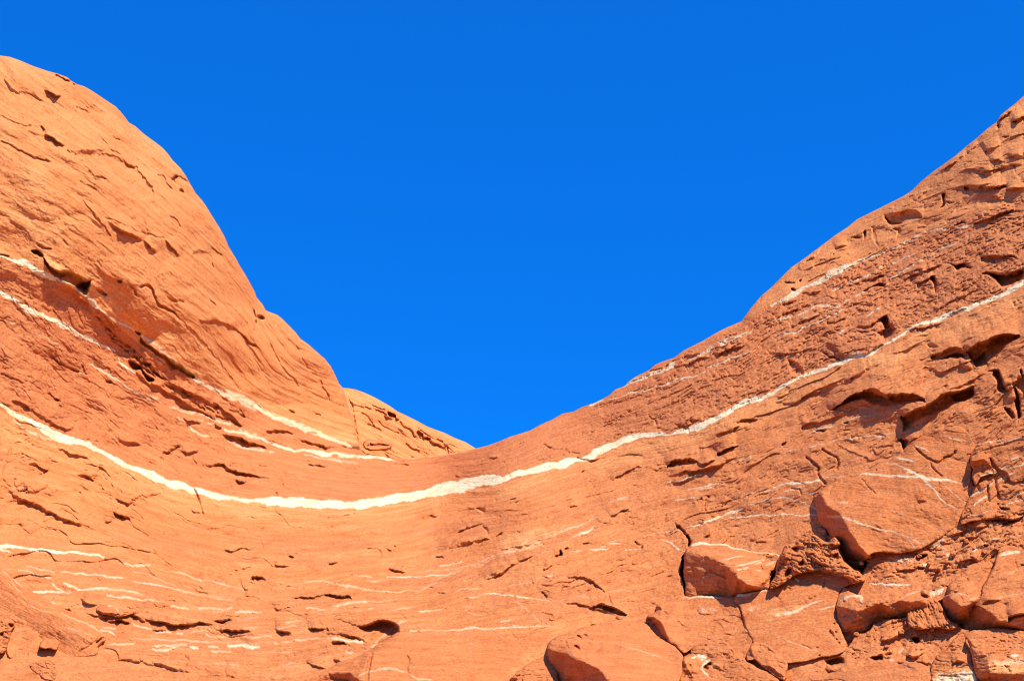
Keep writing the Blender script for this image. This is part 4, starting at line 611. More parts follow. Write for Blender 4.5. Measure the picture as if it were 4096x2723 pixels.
# rows far below the frame are dropped where they would sink under the ground
for nm, mk in (('hill', ml), ('hill', mr), ('terrain', ~(ml | mr))):
    o = sub_mesh(nm, Vf, Q[mk], ROCK, Af, Bf); o['kind'] = 'structure'

# ------------------------------------------------------------------ the farther dome seen in the dip
fs = np.r_[Z('Z4', [(300,360),(450,420),(560,470),(672,500),(700,502),(740,508),(790,525),(850,552),(900,580),(940,603),(985,635),(1030,655),(1090,685),(1150,718),(1200,738),(1250,755),(1310,785),(1370,808),(1430,845),(1500,885),(1560,925),(1700,990)])]
fx = np.arange(1110, 2090, STEP); fT = np.interp(fx, fs[:,0], fs[:,1]); fw = np.arange(0, 560, STEP)
FX, FW = np.meshgrid(fx, fw); FY = fT[None,:]+FW
S2 = Surf(FX, FY); S2.cream[:] = .35
b2 = (FY-.55*FX)/-400.
S2.hole('Z4', [(835,605),(900,620),(905,628),(850,612)], 18, 4); S2.hole('Z4', [(858,628),(910,645),(918,658),(870,640)], 22, 5); S2.hole('Z4', [(925,632),(970,645),(980,672),(990,682),(930,665)], 30, 6); S2.ledge('Z4', [(900,655),(950,672),(1000,680)], 26, 30, 7)
S2.scarp('Z4', [(920,630),(960,640),(980,655)], [(925,650),(950,660),(985,672)], 20, 30); S2.crack('Z4', [(1000,690),(1010,720),(1050,745),(1080,780)], 7, 12); S2.hole('Z4', [(1090,748),(1125,760),(1140,780),(1180,795),(1170,806),(1130,792),(1100,782)], 24, 5)
S2.ledge('Z4', [(1080,770),(1130,790),(1180,808),(1250,850)], 18, 30, 7); S2.crack('Z4', [(1205,795),(1245,805)], 8, 12); S2.crack('Z4', [(1190,830),(1260,855)], 8, 12); S2.crack('Z4', [(800,615),(830,630)], 7, 10); S2.crack('Z4', [(815,705),(850,722)], 7, 10); S2.crack('Z4', [(700,560),(730,620),(740,700),(760,800)], 9, 10)
S2.crack('Z4', [(730,640),(790,655),(830,690),(850,720),(900,750)], 6, 8); S2.crack('Z4', [(1270,845),(1275,880)], 7, 12); S2.bulge('Z4', [(720,600),(760,600),(800,620),(780,645),(735,640)], -12, 10); S2.crack('Z4', [(870,690),(940,740),(1000,760)], 5, 6); S2.crack('Z4', [(1030,815),(1080,850),(1110,870)], 6, 8)
H2 = S2.H+strata_detail(S2, FX, FY, b2, 3, .8)
tt = np.clip(FW/50., 0, 1); D2 = (98-(FW/560.)*12+(FX-1500)/500.*3)*(1-F*(H2-55*(1-np.sqrt(1-(1-tt)**2+1e-9))))
V2 = world_pos(FX, FY, D2); bk = np.stack([world_pos(fx, fT+(j/8.)*60, D2[0]+(j/8.)**1.5*18) for j in range(8, 0, -1)])
V2 = np.concatenate([bk, V2]); a2 = np.stack([S2.white, S2.red, S2.cream, FX*0+1], -1); a2 = np.concatenate([np.repeat(a2[:1], 8, 0), a2]); bb = np.stack([FX/400., b2, 0*FX], -1); bb = np.concatenate([np.repeat(bb[:1], 8, 0), bb])
o = sub_mesh('hill', V2.reshape(-1,3), grid_quads(*V2.shape[:2]).reshape(-1,4), ROCK, a2.reshape(-1,4), bb.reshape(-1,3)); o['kind'] = 'structure'

#@@BOULDERS
from mathutils.geometry import delaunay_2d_cdt
def tin(parts, X, Y):
    P = np.concatenate([Z(*q) for q in parts]); v = [Vector((p[0], p[1])) for p in P]
    vo, _, fo, ov, _, _ = delaunay_2d_cdt(v, [], [], 0, .01)
    hv = [P[o_[0], 2]*ZW[parts[0][0]][2] if False else P[o_[0], 2] for o_ in ov]; H = np.full(X.shape, np.nan)
    for f in fo:
        (ax, ay), (bx, by), (cx, cy) = [vo[i] for i in f]; dt = (by-cy)*(ax-cx)+(cx-bx)*(ay-cy)
        if abs(dt) < 1e-6: continue
        l0 = ((by-cy)*(X-cx)+(cx-bx)*(Y-cy))/dt; l1 = ((cy-ay)*(X-cx)+(ax-cx)*(Y-cy))/dt; l2 = 1-l0-l1
        k = (l0 >= -1e-4) & (l1 >= -1e-4) & (l2 >= -1e-4); H[k] = (l0*hv[f[0]]+l1*hv[f[1]]+l2*hv[f[2]])[k]
    n = np.isnan(H)
    if n.any():
        d = np.full(X.shape, 1e18)
        for p, h in zip(vo, hv):
            q = (X-p[0])**2+(Y-p[1])**2; k = n & (q < d); H[k] = h; d[k] = q[k]
    for _ in range(3):
        Pd = np.pad(H, 1, mode='edge'); H = (Pd[:-2,1:-1]+Pd[2:,1:-1]+Pd[1:-1,:-2]+Pd[1:-1,2:]+2*H)/6
    return H
def boulder(name, label, cat, outline, off=45, R=40, tx=0, ty=0, feats=None, red=.5, rough=.35, ang=0, group=None, back=60, amp=1.0, seed=0, cream=0, white=0, facets=None, fk=1.0):
    """a free-standing block: outline, how far it stands out, edge rounding, lean of its face; closed at the back"""
    p = smooth(np.concatenate([Z(*o_) for o_ in outline])[:,:2], 3, True)
    x0, y0 = p.min(0)-16; x1, y1 = p.max(0)+16; c = p.mean(0)
    stp = 3.0 if (x1-x0)*(y1-y0) > 20000 else 2.0
    gx, gy = np.arange(x0, x1, stp), np.arange(y0, y1, stp); X, Y = np.meshgrid(gx, gy)
    Sb = Surf(X, Y); Sb.U = X+.6*(Sb.U-X); Sb.V = Y+.6*(Sb.V-Y)
    d = dist(Sb.U, Sb.V, p, True)[0]; d = np.where(inside(Sb.U, Sb.V, p), d, -d)
    Sb.red[:] = red; Sb.rough[:] = rough; Sb.cream[:] = cream; Sb.white[:] = white
    ca, sa = math.cos(math.radians(ang)), math.sin(math.radians(ang))
    al = X*ca+Y*sa; b = (Y*ca-X*sa)/-400.
    if feats: feats(Sb)
    R = R*(.55+.25*noise(X/60., Y/60., 77)); t = np.clip(d/R, 0, 1); rnd = np.sqrt(np.maximum(1-(1-t)**2, 0))
    base = off+tx*(X-c[0])+ty*(Y-c[1]) if facets is None else tin(facets, Sb.U, Sb.V)*fk
    Hh = base-(1-rnd)*R*.75+Sb.H+strata_detail(Sb, X+seed*317, Y+seed*131, b, seed % 5, amp, al+seed*200)*.8
    wall = sst(0, -stp*2.2, d); Hh = Hh*(1-wall)-back*wall
    D = DEPTH(X, Y)*(1-F*Hh); V = world_pos(X, Y, D)
    keep = d > -stp*3.2; km = keep[:-1,:-1] & keep[1:,:-1] & keep[1:,1:] & keep[:-1,1:]
    Q = grid_quads(*X.shape)[km]
    e = np.concatenate([Q[:,[0,1]], Q[:,[1,2]], Q[:,[2,3]], Q[:,[3,0]]]); key = np.sort(e, 1); key = key[:,0]*X.size+key[:,1]
    uq, inv, cnt = np.unique(key, return_inverse=True, return_counts=True); be = e[cnt[inv.ravel()] == 1]
    Vf = np.r_[V.reshape(-1,3), world_pos(c[0:1], c[1:2], DEPTH(c[0:1], c[1:2])*(1+F*(back+40)))]
    tri = np.c_[be[:,1], be[:,0], np.full(len(be), len(Vf)-1)]
    A = np.r_[np.stack([Sb.white, Sb.red, Sb.cream, X*0+1], -1).reshape(-1,4), [[0,red,cream,1]]]
    Bd = np.r_[np.stack([al/400., b, 0*X], -1).reshape(-1,3), [[0,0,0]]]
    o = sub_mesh(name, Vf, Q, ROCK_B, A, Bd, tri)
    # origin at the block's own place
    me = o.data; n = len(me.vertices); co = np.empty(n*3, np.float32); me.vertices.foreach_get('co', co); co = co.reshape(-1,3)
    org = np.array([co[:,0].mean(), co[:,1].mean(), co[:,2].min()]); me.vertices.foreach_set('co', (co-org).ravel()); o.location = org
    o['label'] = label; o['category'] = cat
    if group: o['group'] = group
    return o

def f1(S):
    S.vein('Y4', [(118,640,14),(160,632,18),(245,638,12),(345,645,7),(400,662,8),(520,683,7),(620,700,7),(718,718,6)]); S.vein('Y4', [(320,745,4),(400,725,9),(460,718,6)], k=.8); S.vein('Y4', [(415,785,5),(500,770,9),(600,745,7)], k=.8)
    S.vein('Y4', [(430,808,10),(490,802,10)], k=.8); S.vein('Y4', [(545,778,7),(580,765,7)], k=.8); S.vein('Y4', [(620,775,10),(690,750,12)], k=.6); S.vein('Y4', [(545,820,7),(580,818,7)], k=.8); S.vein('Y4', [(450,890,4),(520,878,5)], k=.6); S.vein('Y4', [(360,820,14),(410,790,8),(520,715,5)], k=.4, chan='cream')
    S.crack('Y4', [(200,850),(240,820),(310,850),(350,860),(410,858)], 6, 8); S.crack('Y4', [(580,790),(595,815)], 5, 6); S.crack('Y4', [(430,890),(440,910)], 8, 8)
boulder('boulder', 'boulder with shaded lower left face and white striped top, left of the crumbly mound', 'boulder',
    [('Y4', [(118,640),(180,628),(250,638),(345,645),(400,662),(520,685),(718,718),(700,760),(690,805),(655,815),(640,870),(640,940),(600,945),(540,962),(470,975),(415,990),(370,1000),(300,998),(200,985),(90,998),(72,960),(65,850),(68,750),(80,690)])], 60, 34, -0.1, 0.06, f1, .45, .3, 4, facets=[('Y4', [(110, 635, 51.0), (250, 632, 68.0), (400, 656, 68.0), (520, 680, 51.0), (725, 712, 17.0), (705, 780, 17.0), (655, 850, 34.0), (645, 945, 76.4), (85, 690, 118.9), (150, 700, 195.4), (270, 738, 212.3), (345, 775, 220.8), (410, 800, 224.2), (430, 880, 212.3), (480, 905, 200.5), (560, 925, 152.9), (60, 750, 84.9), (58, 850, 34.0), (68, 960, -17.0), (90, 1004, -51.0), (200, 1004, -34.0), (370, 1008, -34.0), (470, 984, 0.0), (600, 952, 42.5), (500, 780, 135.9)])], fk=1.7, seed=1)
def f2(S):
    S.vein('Y5', [(240,165,7),(300,160,12),(400,172,12),(500,178,14),(600,182,14),(650,180,24),(700,200,20),(760,205,14),(820,200,12),(895,218,7)]); S.vein('Y5', [(420,88,5),(480,95,9),(540,125,10),(600,145,14),(650,180,14),(700,230,14),(750,275,10),(790,330,8),(850,375,8),(890,400,5)], k=.85)
    S.vein('Y5', [(490,50,8),(560,62,10),(620,80,5)]); S.vein('Y5', [(555,150,8),(600,152,16),(680,190,20)], k=.8); S.vein('Y5', [(660,190,4),(820,205,8),(900,225,5),(1000,240,4)], k=.6); S.vein('Y5', [(800,220,3),(870,290,6),(960,355,8)], k=.5); S.vein('Y5', [(700,150,3),(800,190,4)], k=.4)
    S.vein('Y5', [(20,445,10),(100,455,20),(180,475,14),(260,505,14),(340,530,14),(440,550,12),(520,575,9),(600,605,8),(700,642,8)], k=.6); S.vein('Y5', [(100,350,8),(150,352,8)], k=.6); S.vein('Y5', [(430,395,4),(500,420,7),(620,470,6),(720,520,4),(800,560,3)], k=.4); S.vein('Y5', [(560,600,4),(620,665,7)], k=.5)
    S.vein('Y5', [(180,375,4),(230,385,5)], k=.5); S.vein('Y5', [(630,270,3),(670,272,5)], k=.5); S.vein('Y6', [(1020,1150,6),(1100,1170,9),(1180,1200,5)], k=.5); S.vein('Y6', [(890,1225,12),(940,1240,12),(970,1260,6)], k=.6); S.vein('Y6', [(770,1300,8),(820,1305,8),(880,1330,4)], k=.7)
    S.crack('Y6', [(885,1240),(930,1280),(975,1310),(1030,1332),(1070,1305),(1120,1290),(1140,1260)], 8, 14); S.crack('Y5', [(245,195),(290,250),(345,295)], 5, 6); S.crack('Y5', [(700,100),(640,150),(560,180)], 4, 5); S.crack('Y5', [(720,100),(755,150),(800,175)], 5, 5)
    S.scarp('Y5', [(630,345),(660,335),(685,345)], [(640,355),(665,352),(685,352)], 12, 30); S.hole('Y5', [(338,130),(355,135),(350,142)], 10, 4); S.crack('Y6', [(980,1330),(1010,1380),(1060,1420)], 5, 6); S.crack('Y5', [(775,215),(778,245)], 4, 5)
    S.crack('Y5', [(30,300),(50,250),(100,210),(120,205)], 6, 6); S.patch('Y5', [(0,330),(90,340),(130,420),(150,500),(200,590),(100,560),(0,480)], 'rough', .6, 30)
boulder('boulder', 'largest block, its wide smooth face crossed by white stripes, black hollow under its corner', 'boulder',
    [('Y6', [(262,1545),(300,1510),(360,1462),(450,1430),(550,1402),(640,1347),(720,1327),(810,1252),(890,1175),(960,1125),(1060,1065),(1150,1090),(1225,1150),(1248,1180),(1252,1240),(1232,1300),(1240,1370),(1242,1440),(1248,1480),(1232,1540)]),
     ('Y5', [(985,315),(950,385),(928,470),(890,515),(830,570),(750,612),(700,645),(610,685),(520,700),(430,700),(350,690),(310,700),(285,745),(230,800),(180,780),(120,720),(90,640),(40,600),(5,545),(-25,520)]),
     ('Y4', [(975,520),(978,450),(965,400),(952,340),(950,312)])], 70, 20, -0.12, 0.02, f2, .4, .18, 6, facets=[('Y6', [(258, 1540, 94.1), (360, 1456, 94.1), (550, 1396, 62.7), (720, 1320, 31.4), (890, 1168, 15.7), (1060, 1058, 0.0), (1230, 1145, 0.0), (1256, 1240, 15.7), (1248, 1370, 31.4), (1246, 1540, 31.4)]), ('Y5', [(955, 385, 34.0), (932, 470, 34.0), (835, 575, 34.0), (702, 650, 51.0), (610, 690, 67.9), (430, 706, 84.9), (310, 706, 203.8), (500, 350, 152.9)]), ('Y4', [(955, 300, 152.9), (1000, 310, 203.8), (1030, 375, 237.8), (1120, 430, 263.3), (1160, 490, 275.2), (1185, 545, 280.3), (1225, 600, 271.8), (1240, 645, 263.3), (1310, 712, 229.3), (955, 400, 84.9), (968, 470, 34.0), (968, 530, 0.0), (1010, 560, -34.0), (1070, 570, 101.9), (1025, 625, -101.9), (1105, 685, -135.9), (1135, 745, -152.9), (1200, 806, -169.9), (1250, 806, -135.9), (1290, 760, -17.0)])], fk=1.15, seed=2, back=90, amp=.5)
def f3(S):
    S.patch('Y4', [(660,940),(900,560),(1120,600),(1300,880),(1000,860)], 'rough', 1.3, 20)
    S.scarp('Y4', [(890,690),(940,720),(990,760),(1040,785)], [(890,710),(930,760),(980,785),(1040,790)], 36, 30); S.scarp('Y4', [(700,770),(740,745),(760,700),(800,650)], [(720,800),(770,770),(800,720),(830,680)], 40, 20); S.hole('Y4', [(730,860),(760,800),(800,800),(790,840),(750,870)], 34, 10)
    S.hole('Y4', [(790,660),(830,650),(850,670),(830,700),(800,690)], 26, 8); S.bulge('Y4', [(1040,630),(1080,590),(1120,630),(1100,655),(1050,660)], 40, 14); S.hole('Y4', [(1060,720),(1100,700),(1110,730),(1090,750)], 22, 7); S.hole('Y4', [(830,770),(870,740),(880,770),(850,790)], 26, 7); S.hole('Y4', [(920,710),(950,700),(960,730)], 18, 6)
boulder('rock_mound', 'tall crumbly rubble mound heaped between the striped boulder and the largest block', 'rock mound',
    [('Y4', [(650,935),(665,890),(690,850),(692,800),(705,750),(740,690),(755,645),(800,635),(840,600),(900,590),(960,588),(1010,620),(1050,620),(1080,590),(1122,630),(1105,680),(1140,745),(1170,770),(1210,815),(1250,830),(1290,880),(1260,890),(1210,900),(1160,862),(1080,830),(950,820),(850,840),(760,885),(690,930)])], 120, 70, .0, -.1, f3, .45, 1.2, 20, seed=3, amp=1.5, back=90)
def f3b(S): S.crack('Y4', [(940,560),(1000,565)], 6, 6)
boulder('boulder', 'small shaded slab wedged behind the rubble mound under the largest block', 'boulder',
    [('Y4', [(835,602),(870,575),(910,545),(960,525),(1010,535),(1025,570),(1015,625),(960,600),(900,598)])], 20, 16, 0, .2, f3b, .6, .4, 0, seed=4)
def f4(S):
    S.vein('Y4', [(430,985,14),(500,978,16),(560,965,16),(630,948,10)], k=.95); S.vein('Y4', [(725,898,18),(790,892,20)], k=.95); S.vein('Y4', [(815,862,8),(835,880,18),(845,892,6)], k=.95); S.vein('Y4', [(830,828,12),(900,822,18),(980,820,24),(1060,826,22),(1120,842,20),(1160,858,10)], k=.95)
    S.vein('Y4', [(690,1125,22),(750,1108,20),(800,1095,18),(880,1065,12),(990,1015,8)], k=.7, brk=.15); S.vein('Y4', [(985,1085,5),(1040,1070,8),(1095,1055,8)], k=.9); S.vein('Y4', [(680,1250,6),(800,1305,9),(900,1340,9),(970,1355,5)], k=.35)
    S.patch('Y4', [(500,1060),(530,1040),(560,1060),(530,1090)], 'white', .45, 20); S.patch('Y4', [(560,1135),(640,1080),(780,1060),(900,1030),(860,1080),(720,1145)], 'cream', .9, 20); S.crack('Y4', [(455,1130),(480,1200),(525,1290)], 5, 6)
    S.crack('Y4', [(905,1010),(950,1000),(990,960),(1030,880)], 6, 7); S.crack('Y4', [(830,1060),(890,1040)], 6, 7); S.crack('Y4', [(690,970),(700,1000),(715,1018)], 6, 7); S.crack('Y4', [(1045,1230),(1070,1270)], 12, 12); S.crack('Y4', [(860,1325),(930,1345)], 6, 6)
    for q in ((1080,1180),(1092,1235),(1092,1285),(968,1338),(980,1390),(1110,1310)): S.hole('Y4', [(q[0]-6,q[1]-5),(q[0]+6,q[1]-4),(q[0]+5,q[1]+5),(q[0]-5,q[1]+5)], 14, 4)
    S.crack('Y4', [(740,950),(760,935),(780,945)], 6, 7)
boulder('boulder', 'broad smooth slab with a bright white rim, directly below the crumbly mound', 'boulder',
    [('Y4', [(410,1005),(430,980),(500,970),(640,945),(680,930),(760,880),(850,830),(950,815),(1080,825),(1160,858),(1215,895),(1150,930),(1120,960),(1108,1010),(1092,1060),(1095,1130),(1125,1220),(1165,1345),(1080,1392),(980,1402),(870,1432),(750,1445),(640,1385),(560,1315),(525,1295),(475,1190),(455,1120),(440,1060),(410,1020)])], 42, 12, -0.05, 0.03, f4, .3, .12, -8, seed=5, amp=.45)
def f5(S):
    S.vein('Y3', [(1960,685,6),(2100,672,12),(2220,680,16),(2330,684,8)], k=.95); S.scarp('Y3', [(1705,770),(1740,765),(1760,790)], [(1700,800),(1730,810),(1760,800)], 26, 30)
    S.crack('Y3', [(2090,800),(2130,845),(2240,850),(2359,825)], 6, 8); S.patch('Y3', [(2100,780),(2240,770),(2260,820),(2140,840)], 'white', .3, 20); S.crack('Y3', [(1780,810),(1820,840)], 6, 8); S.crack('Y3', [(1900,905),(1970,950)], 6, 8); S.hole('Y3', [(1620,880),(1680,870),(1700,895),(1660,905)], 22, 8); S.crack('Y3', [(1860,1120),(1960,1240)], 5, 5)
boulder('boulder', 'slab left of the broad white rimmed slab, dark notch at its left end', 'boulder',
    [('Y3', [(1622,872),(1640,845),(1700,820),(1706,770),(1760,742),(1860,702),(1970,680),(2100,668),(2330,680)]), ('Y4', [(405,1008),(418,1035),(440,1072),(452,1130),(476,1200),(520,1300),(560,1350),(480,1380),(380,1345),(330,1305),(200,1300),(130,1340)]), ('Y3', [(1980,1200),(1900,1150),(1828,1105),(1780,1080),(1720,1010),(1680,940),(1640,905)])], 56, 16, 0, 0.02, f5, .45, .2, 6, facets=[('Y3', [(1616, 872, 94.4), (1700, 814, 94.4), (1700, 765, 94.4), (1760, 736, 70.8), (1970, 674, 47.2), (2335, 674, 47.2), (1650, 868, 212.3), (1700, 890, 235.9), (1740, 900, 235.9), (1780, 960, 224.1), (1810, 1040, 200.5), (1830, 1112, 153.3), (1634, 905, -47.2), (1676, 944, -94.4), (1716, 1014, -118.0), (1778, 1084, -94.4), (1820, 1114, 0.0), (1980, 1206, 94.4)]), ('Y4', [(410, 1008, 42.5), (457, 1130, 42.5), (525, 1300, 34.0), (480, 1385, 17.0), (330, 1310, 17.0)])], fk=1.2, seed=6, amp=.5)
def f6(S):
    S.patch('Y3', [(690,1130),(850,1020),(1080,960),(1200,1010),(1050,1110),(880,1190),(700,1180)], 'rough', .9, 30); S.hole('Y3', [(850,1080),(900,1060),(945,1045),(990,1055),(950,1070),(880,1085)], 20, 7); S.hole('Y3', [(945,1035),(985,1040),(1010,1065),(980,1062)], 24, 6); S.crack('Y3', [(855,1085),(870,1140),(890,1160)], 7, 10)
    S.hole('Y3', [(925,1135),(965,1130),(990,1160),(985,1185),(950,1160)], 30, 8); S.crack('Y3', [(980,1180),(1040,1240),(1060,1280)], 7, 10); S.hole('Y3', [(1010,1035),(1045,1020),(1065,1045),(1030,1055)], 20, 7); S.vein('Y3', [(1380,1135,5),(1500,1165,9),(1640,1210,9),(1760,1250,7),(1880,1290,4)], k=.45)
    S.crack('Y3', [(1490,1100),(1580,1040)], 4, 5); S.bulge('Y3', [(890,1180),(960,1160),(1040,1230),(1060,1290),(960,1260)], 16, 14); S.crack('Y3', [(1290,1280),(1330,1310)], 6, 8); S.crack('Y3', [(1340,1440),(1470,1450)], 6, 8); S.crack('Y3', [(1130,1090),(1130,1120)], 6, 6)
boulder('boulder', 'big rounded boulder at the bottom edge, its lower left face in deep red shadow', 'boulder',
    [('Y3', [(688,1140),(720,1090),(850,1030),(940,1005),(1000,975),(1150,940),(1330,895),(1500,905),(1620,930),(1690,1010),(1750,1070),(1825,1112),(1900,1165),(1965,1240),(1955,1320),(1945,1400),(1925,1480),(1900,1600),(1850,1760),(1600,1860),(1200,1880),(850,1800),(770,1600),(735,1470),(705,1330),(684,1210)])], 80, 26, -0.1, 0, f6, .45, .15, 5, facets=[('Y3', [(680, 1140, 141.5), (720, 1084, 141.5), (850, 1024, 141.5), (1000, 968, 118.0), (1150, 934, 94.4), (1330, 888, 70.8), (1500, 900, 70.8), (1620, 925, 70.8), (1755, 1065, 118.0), (1830, 1108, 118.0), (1970, 1240, 141.5), (1955, 1400, 188.7), (1930, 1480, 212.3), (1860, 1760, 353.9), (700, 1170, 235.9), (780, 1195, 330.3), (880, 1195, 424.6), (960, 1270, 507.2), (1080, 1300, 566.2), (1170, 1360, 601.5), (1300, 1440, 648.7), (1350, 1560, 707.7), (1400, 1890, 778.5), (678, 1210, 118.0), (700, 1330, 0.0), (730, 1470, -118.0), (765, 1600, -188.7), (850, 1810, -235.9), (1200, 1890, -141.5)])], fk=1.8, seed=7, amp=.6, back=110)
def f7(S):
    S.patch('Y3', [(300,1500),(450,1340),(640,1240),(620,1300),(500,1400),(420,1480)], 'rough', 1.0, 14); S.scarp('Y3', [(330,1450),(400,1405),(440,1400)], [(330,1520),(400,1520),(450,1500)], 40, 20); S.vein('Y1', [(1700,1548,10),(1780,1545,14)], k=.4)
boulder('boulder', 'rough low rock at the bottom edge, just left of the big rounded boulder', 'boulder',
    [('Y3', [(230,1560),(300,1470),(360,1420),(440,1352),(540,1290),(640,1238),(690,1200),(740,1250),(780,1400),(800,1560),(780,1700),(500,1760),(280,1700)])], 40, 40, .0, .0, f7, .5, .6, 0, seed=8)
def f9(S):
    S.patch('Y4', [(145,1395),(190,1380),(225,1400),(205,1425),(170,1415)], 'white', 1, 8); S.vein('Y4', [(125,1415,14),(150,1400,10)]); S.vein('Y4', [(180,1480,10),(195,1450,14),(235,1428,16)]); S.vein('Y4', [(175,1480,8),(200,1505,12),(235,1530,6)], k=.8)
    S.hole('Y4', [(190,1470),(215,1450),(245,1440),(250,1460),(225,1465),(230,1485),(205,1490)], 30, 7); S.scarp('Y4', [(40,1440),(70,1425),(80,1470),(110,1520)], [(30,1540),(50,1560),(80,1568),(110,1568)], 50, 30); S.crack('Y4', [(115,1385),(125,1350),(180,1320)], 7, 10); S.crack('Y4', [(320,1380),(355,1390)], 7, 10); S.crack('Y4', [(380,1350),(395,1400),(330,1440),(320,1500)], 6, 8)
    S.hole('Y4', [(175,1325),(215,1322),(205,1332)], 16, 5); S.crack('Y4', [(100,1450),(105,1510),(85,1560)], 8, 12); S.patch('Y4', [(240,1460),(290,1450),(300,1490),(260,1490)], 'cream', .8, 8); S.scarp('Y4', [(255,1470),(290,1465),(330,1500)], [(260,1485),(290,1490),(330,1510)], 20, 20)
boulder('boulder', 'broken rock with a chalk white blotch, right of the big rounded boulder at the bottom', 'boulder',
    [('Y4', [(30,1550),(42,1500),(40,1455),(72,1405),(112,1385),(122,1340),(180,1305),(260,1290),(340,1300),(385,1345),(430,1400),(500,1440),(560,1480),(640,1510),(720,1580),(700,1720),(400,1780),(60,1700)])], 70, 18, -0.08, 0.06, f9, .45, .55, 0, seed=9)
def f10(S): S.scarp('Y4', [(500,1360),(520,1345),(530,1390)], [(490,1420),(510,1418),(540,1415)], 30, 20); S.crack('Y4', [(620,1350),(660,1370),(705,1400)], 6, 8); S.crack('Y4', [(590,1320),(630,1345)], 5, 6); S.ledge('Y4', [(580,1460),(640,1470),(690,1500),(740,1540)], 20, 30, 8)
boulder('boulder', 'small wedge shaped rock just right of the white blotched rock', 'boulder',
    [('Y4', [(488,1420),(508,1350),(525,1308),(570,1303),(640,1328),(700,1388),(762,1440),(755,1500),(745,1560),(690,1535),(600,1465),(545,1418)])], 62, 24, 0, .05, f10, .4, .4, 10, seed=10)
def f11(S):
    S.vein('Y5', [(110,1020,12),(160,998,24),(240,990,22),(240,1040,14)], k=.55); S.bulge('Y5', [(230,1020),(300,975),(420,950),(490,960),(500,1010),(400,1040),(280,1040)], 14, 14); S.hole('Y5', [(500,950),(530,935),(560,960),(520,990)], 14, 8); S.patch('Y5', [(90,1000),(700,940),(700,1140),(200,1240)], 'rough', .8, 20); S.vein('Y5', [(520,1000,8),(600,965,10),(680,950,8)], k=.45)
boulder('boulder', 'long overhanging block with dark underside, right of the broad white rimmed slab', 'boulder',
    [('Y5', [(80,1060),(92,1000),(125,935),(190,975),(245,982),(300,968),(380,978),(440,942),(500,948),(600,955),(680,950),(722,1010),(700,1060),(705,1110),(660,1160),(600,1150),(530,1132),(400,1160),(330,1190),(290,1235),(210,1260),(155,1345),(115,1240),(82,1130)])], 60, 16, -0.06, 0, f11, .45, .5, -6, facets=[('Y5', [(88, 1000, 59.4), (120, 930, 34.0), (300, 962, 34.0), (440, 936, 34.0), (600, 950, 34.0), (728, 1008, 34.0), (76, 1060, 101.9), (110, 1065, 161.4), (160, 1072, 195.3), (220, 1095, 203.8), (255, 1045, 186.8), (350, 1040, 195.3), (430, 1060, 195.3), (490, 1022, 178.3), (570, 1018, 169.8), (680, 1010, 118.9), (76, 1130, 34.0), (110, 1245, -51.0), (152, 1350, -101.9), (212, 1266, -84.9), (292, 1240, -84.9), (400, 1166, -84.9), (530, 1138, -84.9), (600, 1156, -51.0), (710, 1112, 0.0)])], fk=1.35, seed=11, back=100)
def f11b(S): S.patch('Y5', [(560,1030),(820,1000),(900,1200),(560,1210)], 'rough', 1.3, 10)
boulder('rock_mound', 'crumbly fallen debris fan spilling from the end of the long overhanging block', 'rock mound',
    [('Y5', [(565,1060),(600,1025),(660,1020),(710,1015),(760,1020),(805,1080),(800,1110),(850,1160),(895,1190),(850,1215),(760,1205),(640,1215),(575,1190),(560,1130)])], 54, 40, 0, .1, f11b, .4, 1.2, 70, seed=12, amp=1.5)
def f12(S): S.vein('Y5', [(860,965,6),(900,968,10),(980,985,5)], k=.6); S.vein('Y5', [(990,1010,10),(1040,1000,10)], k=.5); S.crack('Y5', [(910,985),(935,1015)], 6, 8); S.crack('Y5', [(965,870),(970,890)], 7, 8); S.patch('Y5', [(940,920),(1000,900),(1040,950),(960,960)], 'cream', .4, 14); S.crack('Y5', [(825,980),(870,965),(900,970)], 6, 10)
boulder('boulder', 'rounded boulder above a black gap, between the debris fan and the tall leaning block', 'boulder',
    [('Y5', [(828,975),(835,930),(862,895),(920,850),(1000,775),(1135,748),(1110,850),(1085,905),(1065,950),(1060,1010),(1050,1060),(1000,1110),(985,1180),(935,1215),(890,1190),(840,1150),(805,1075),(770,1025),(800,1000)])], 50, 22, -0.06, 0.02, f12, .5, .3, -20, facets=[('Y5', [(822, 975, 67.9), (850, 1005, 152.9), (920, 1060, 186.8), (960, 1050, 186.8), (1000, 1035, 169.8), (1060, 1010, 84.9), (858, 892, 67.9), (918, 845, 42.5), (998, 768, 17.0), (1140, 742, 0.0), (1112, 870, 34.0), (1070, 950, 67.9), (795, 1000, 0.0), (765, 1025, 0.0), (800, 1080, -51.0), (836, 1156, -101.9), (888, 1196, -118.9), (935, 1222, -135.9), (992, 1184, -101.9), (1056, 1064, -17.0)])], fk=1.5, seed=13, back=90)
def f13(S):
    S.vein('Y5', [(1190,712,10),(1240,698,24),(1320,690,16)], k=.8); S.vein('Y5', [(1180,1005,4),(1260,985,6),(1352,965,6)], k=.4); S.vein('Y5', [(1240,1195,5),(1352,1165,8)], k=.4); S.scarp('Y5', [(1055,1050),(1130,1010),(1200,1020)], [(1060,1058),(1100,1042),(1130,1025)], 24, 30)
    S.scarp('Y5', [(1250,1135),(1310,1110),(1400,1095)], [(1250,1175),(1310,1140),(1400,1115)], 40, 40, under=14); S.crack('Y5', [(1290,740),(1300,790),(1352,780)], 6, 6); S.crack('Y5', [(1225,625),(1250,640),(1352,655)], 7, 10); S.hole('Y5', [(1130,1140),(1160,1130),(1150,1150)], 14, 5)
    S.vein('Y5', [(1240,840,5),(1290,820,7)], k=.4); S.patch('Y5', [(1040,1100),(1250,1120),(1250,1230),(1000,1230)], 'rough', .6, 20)
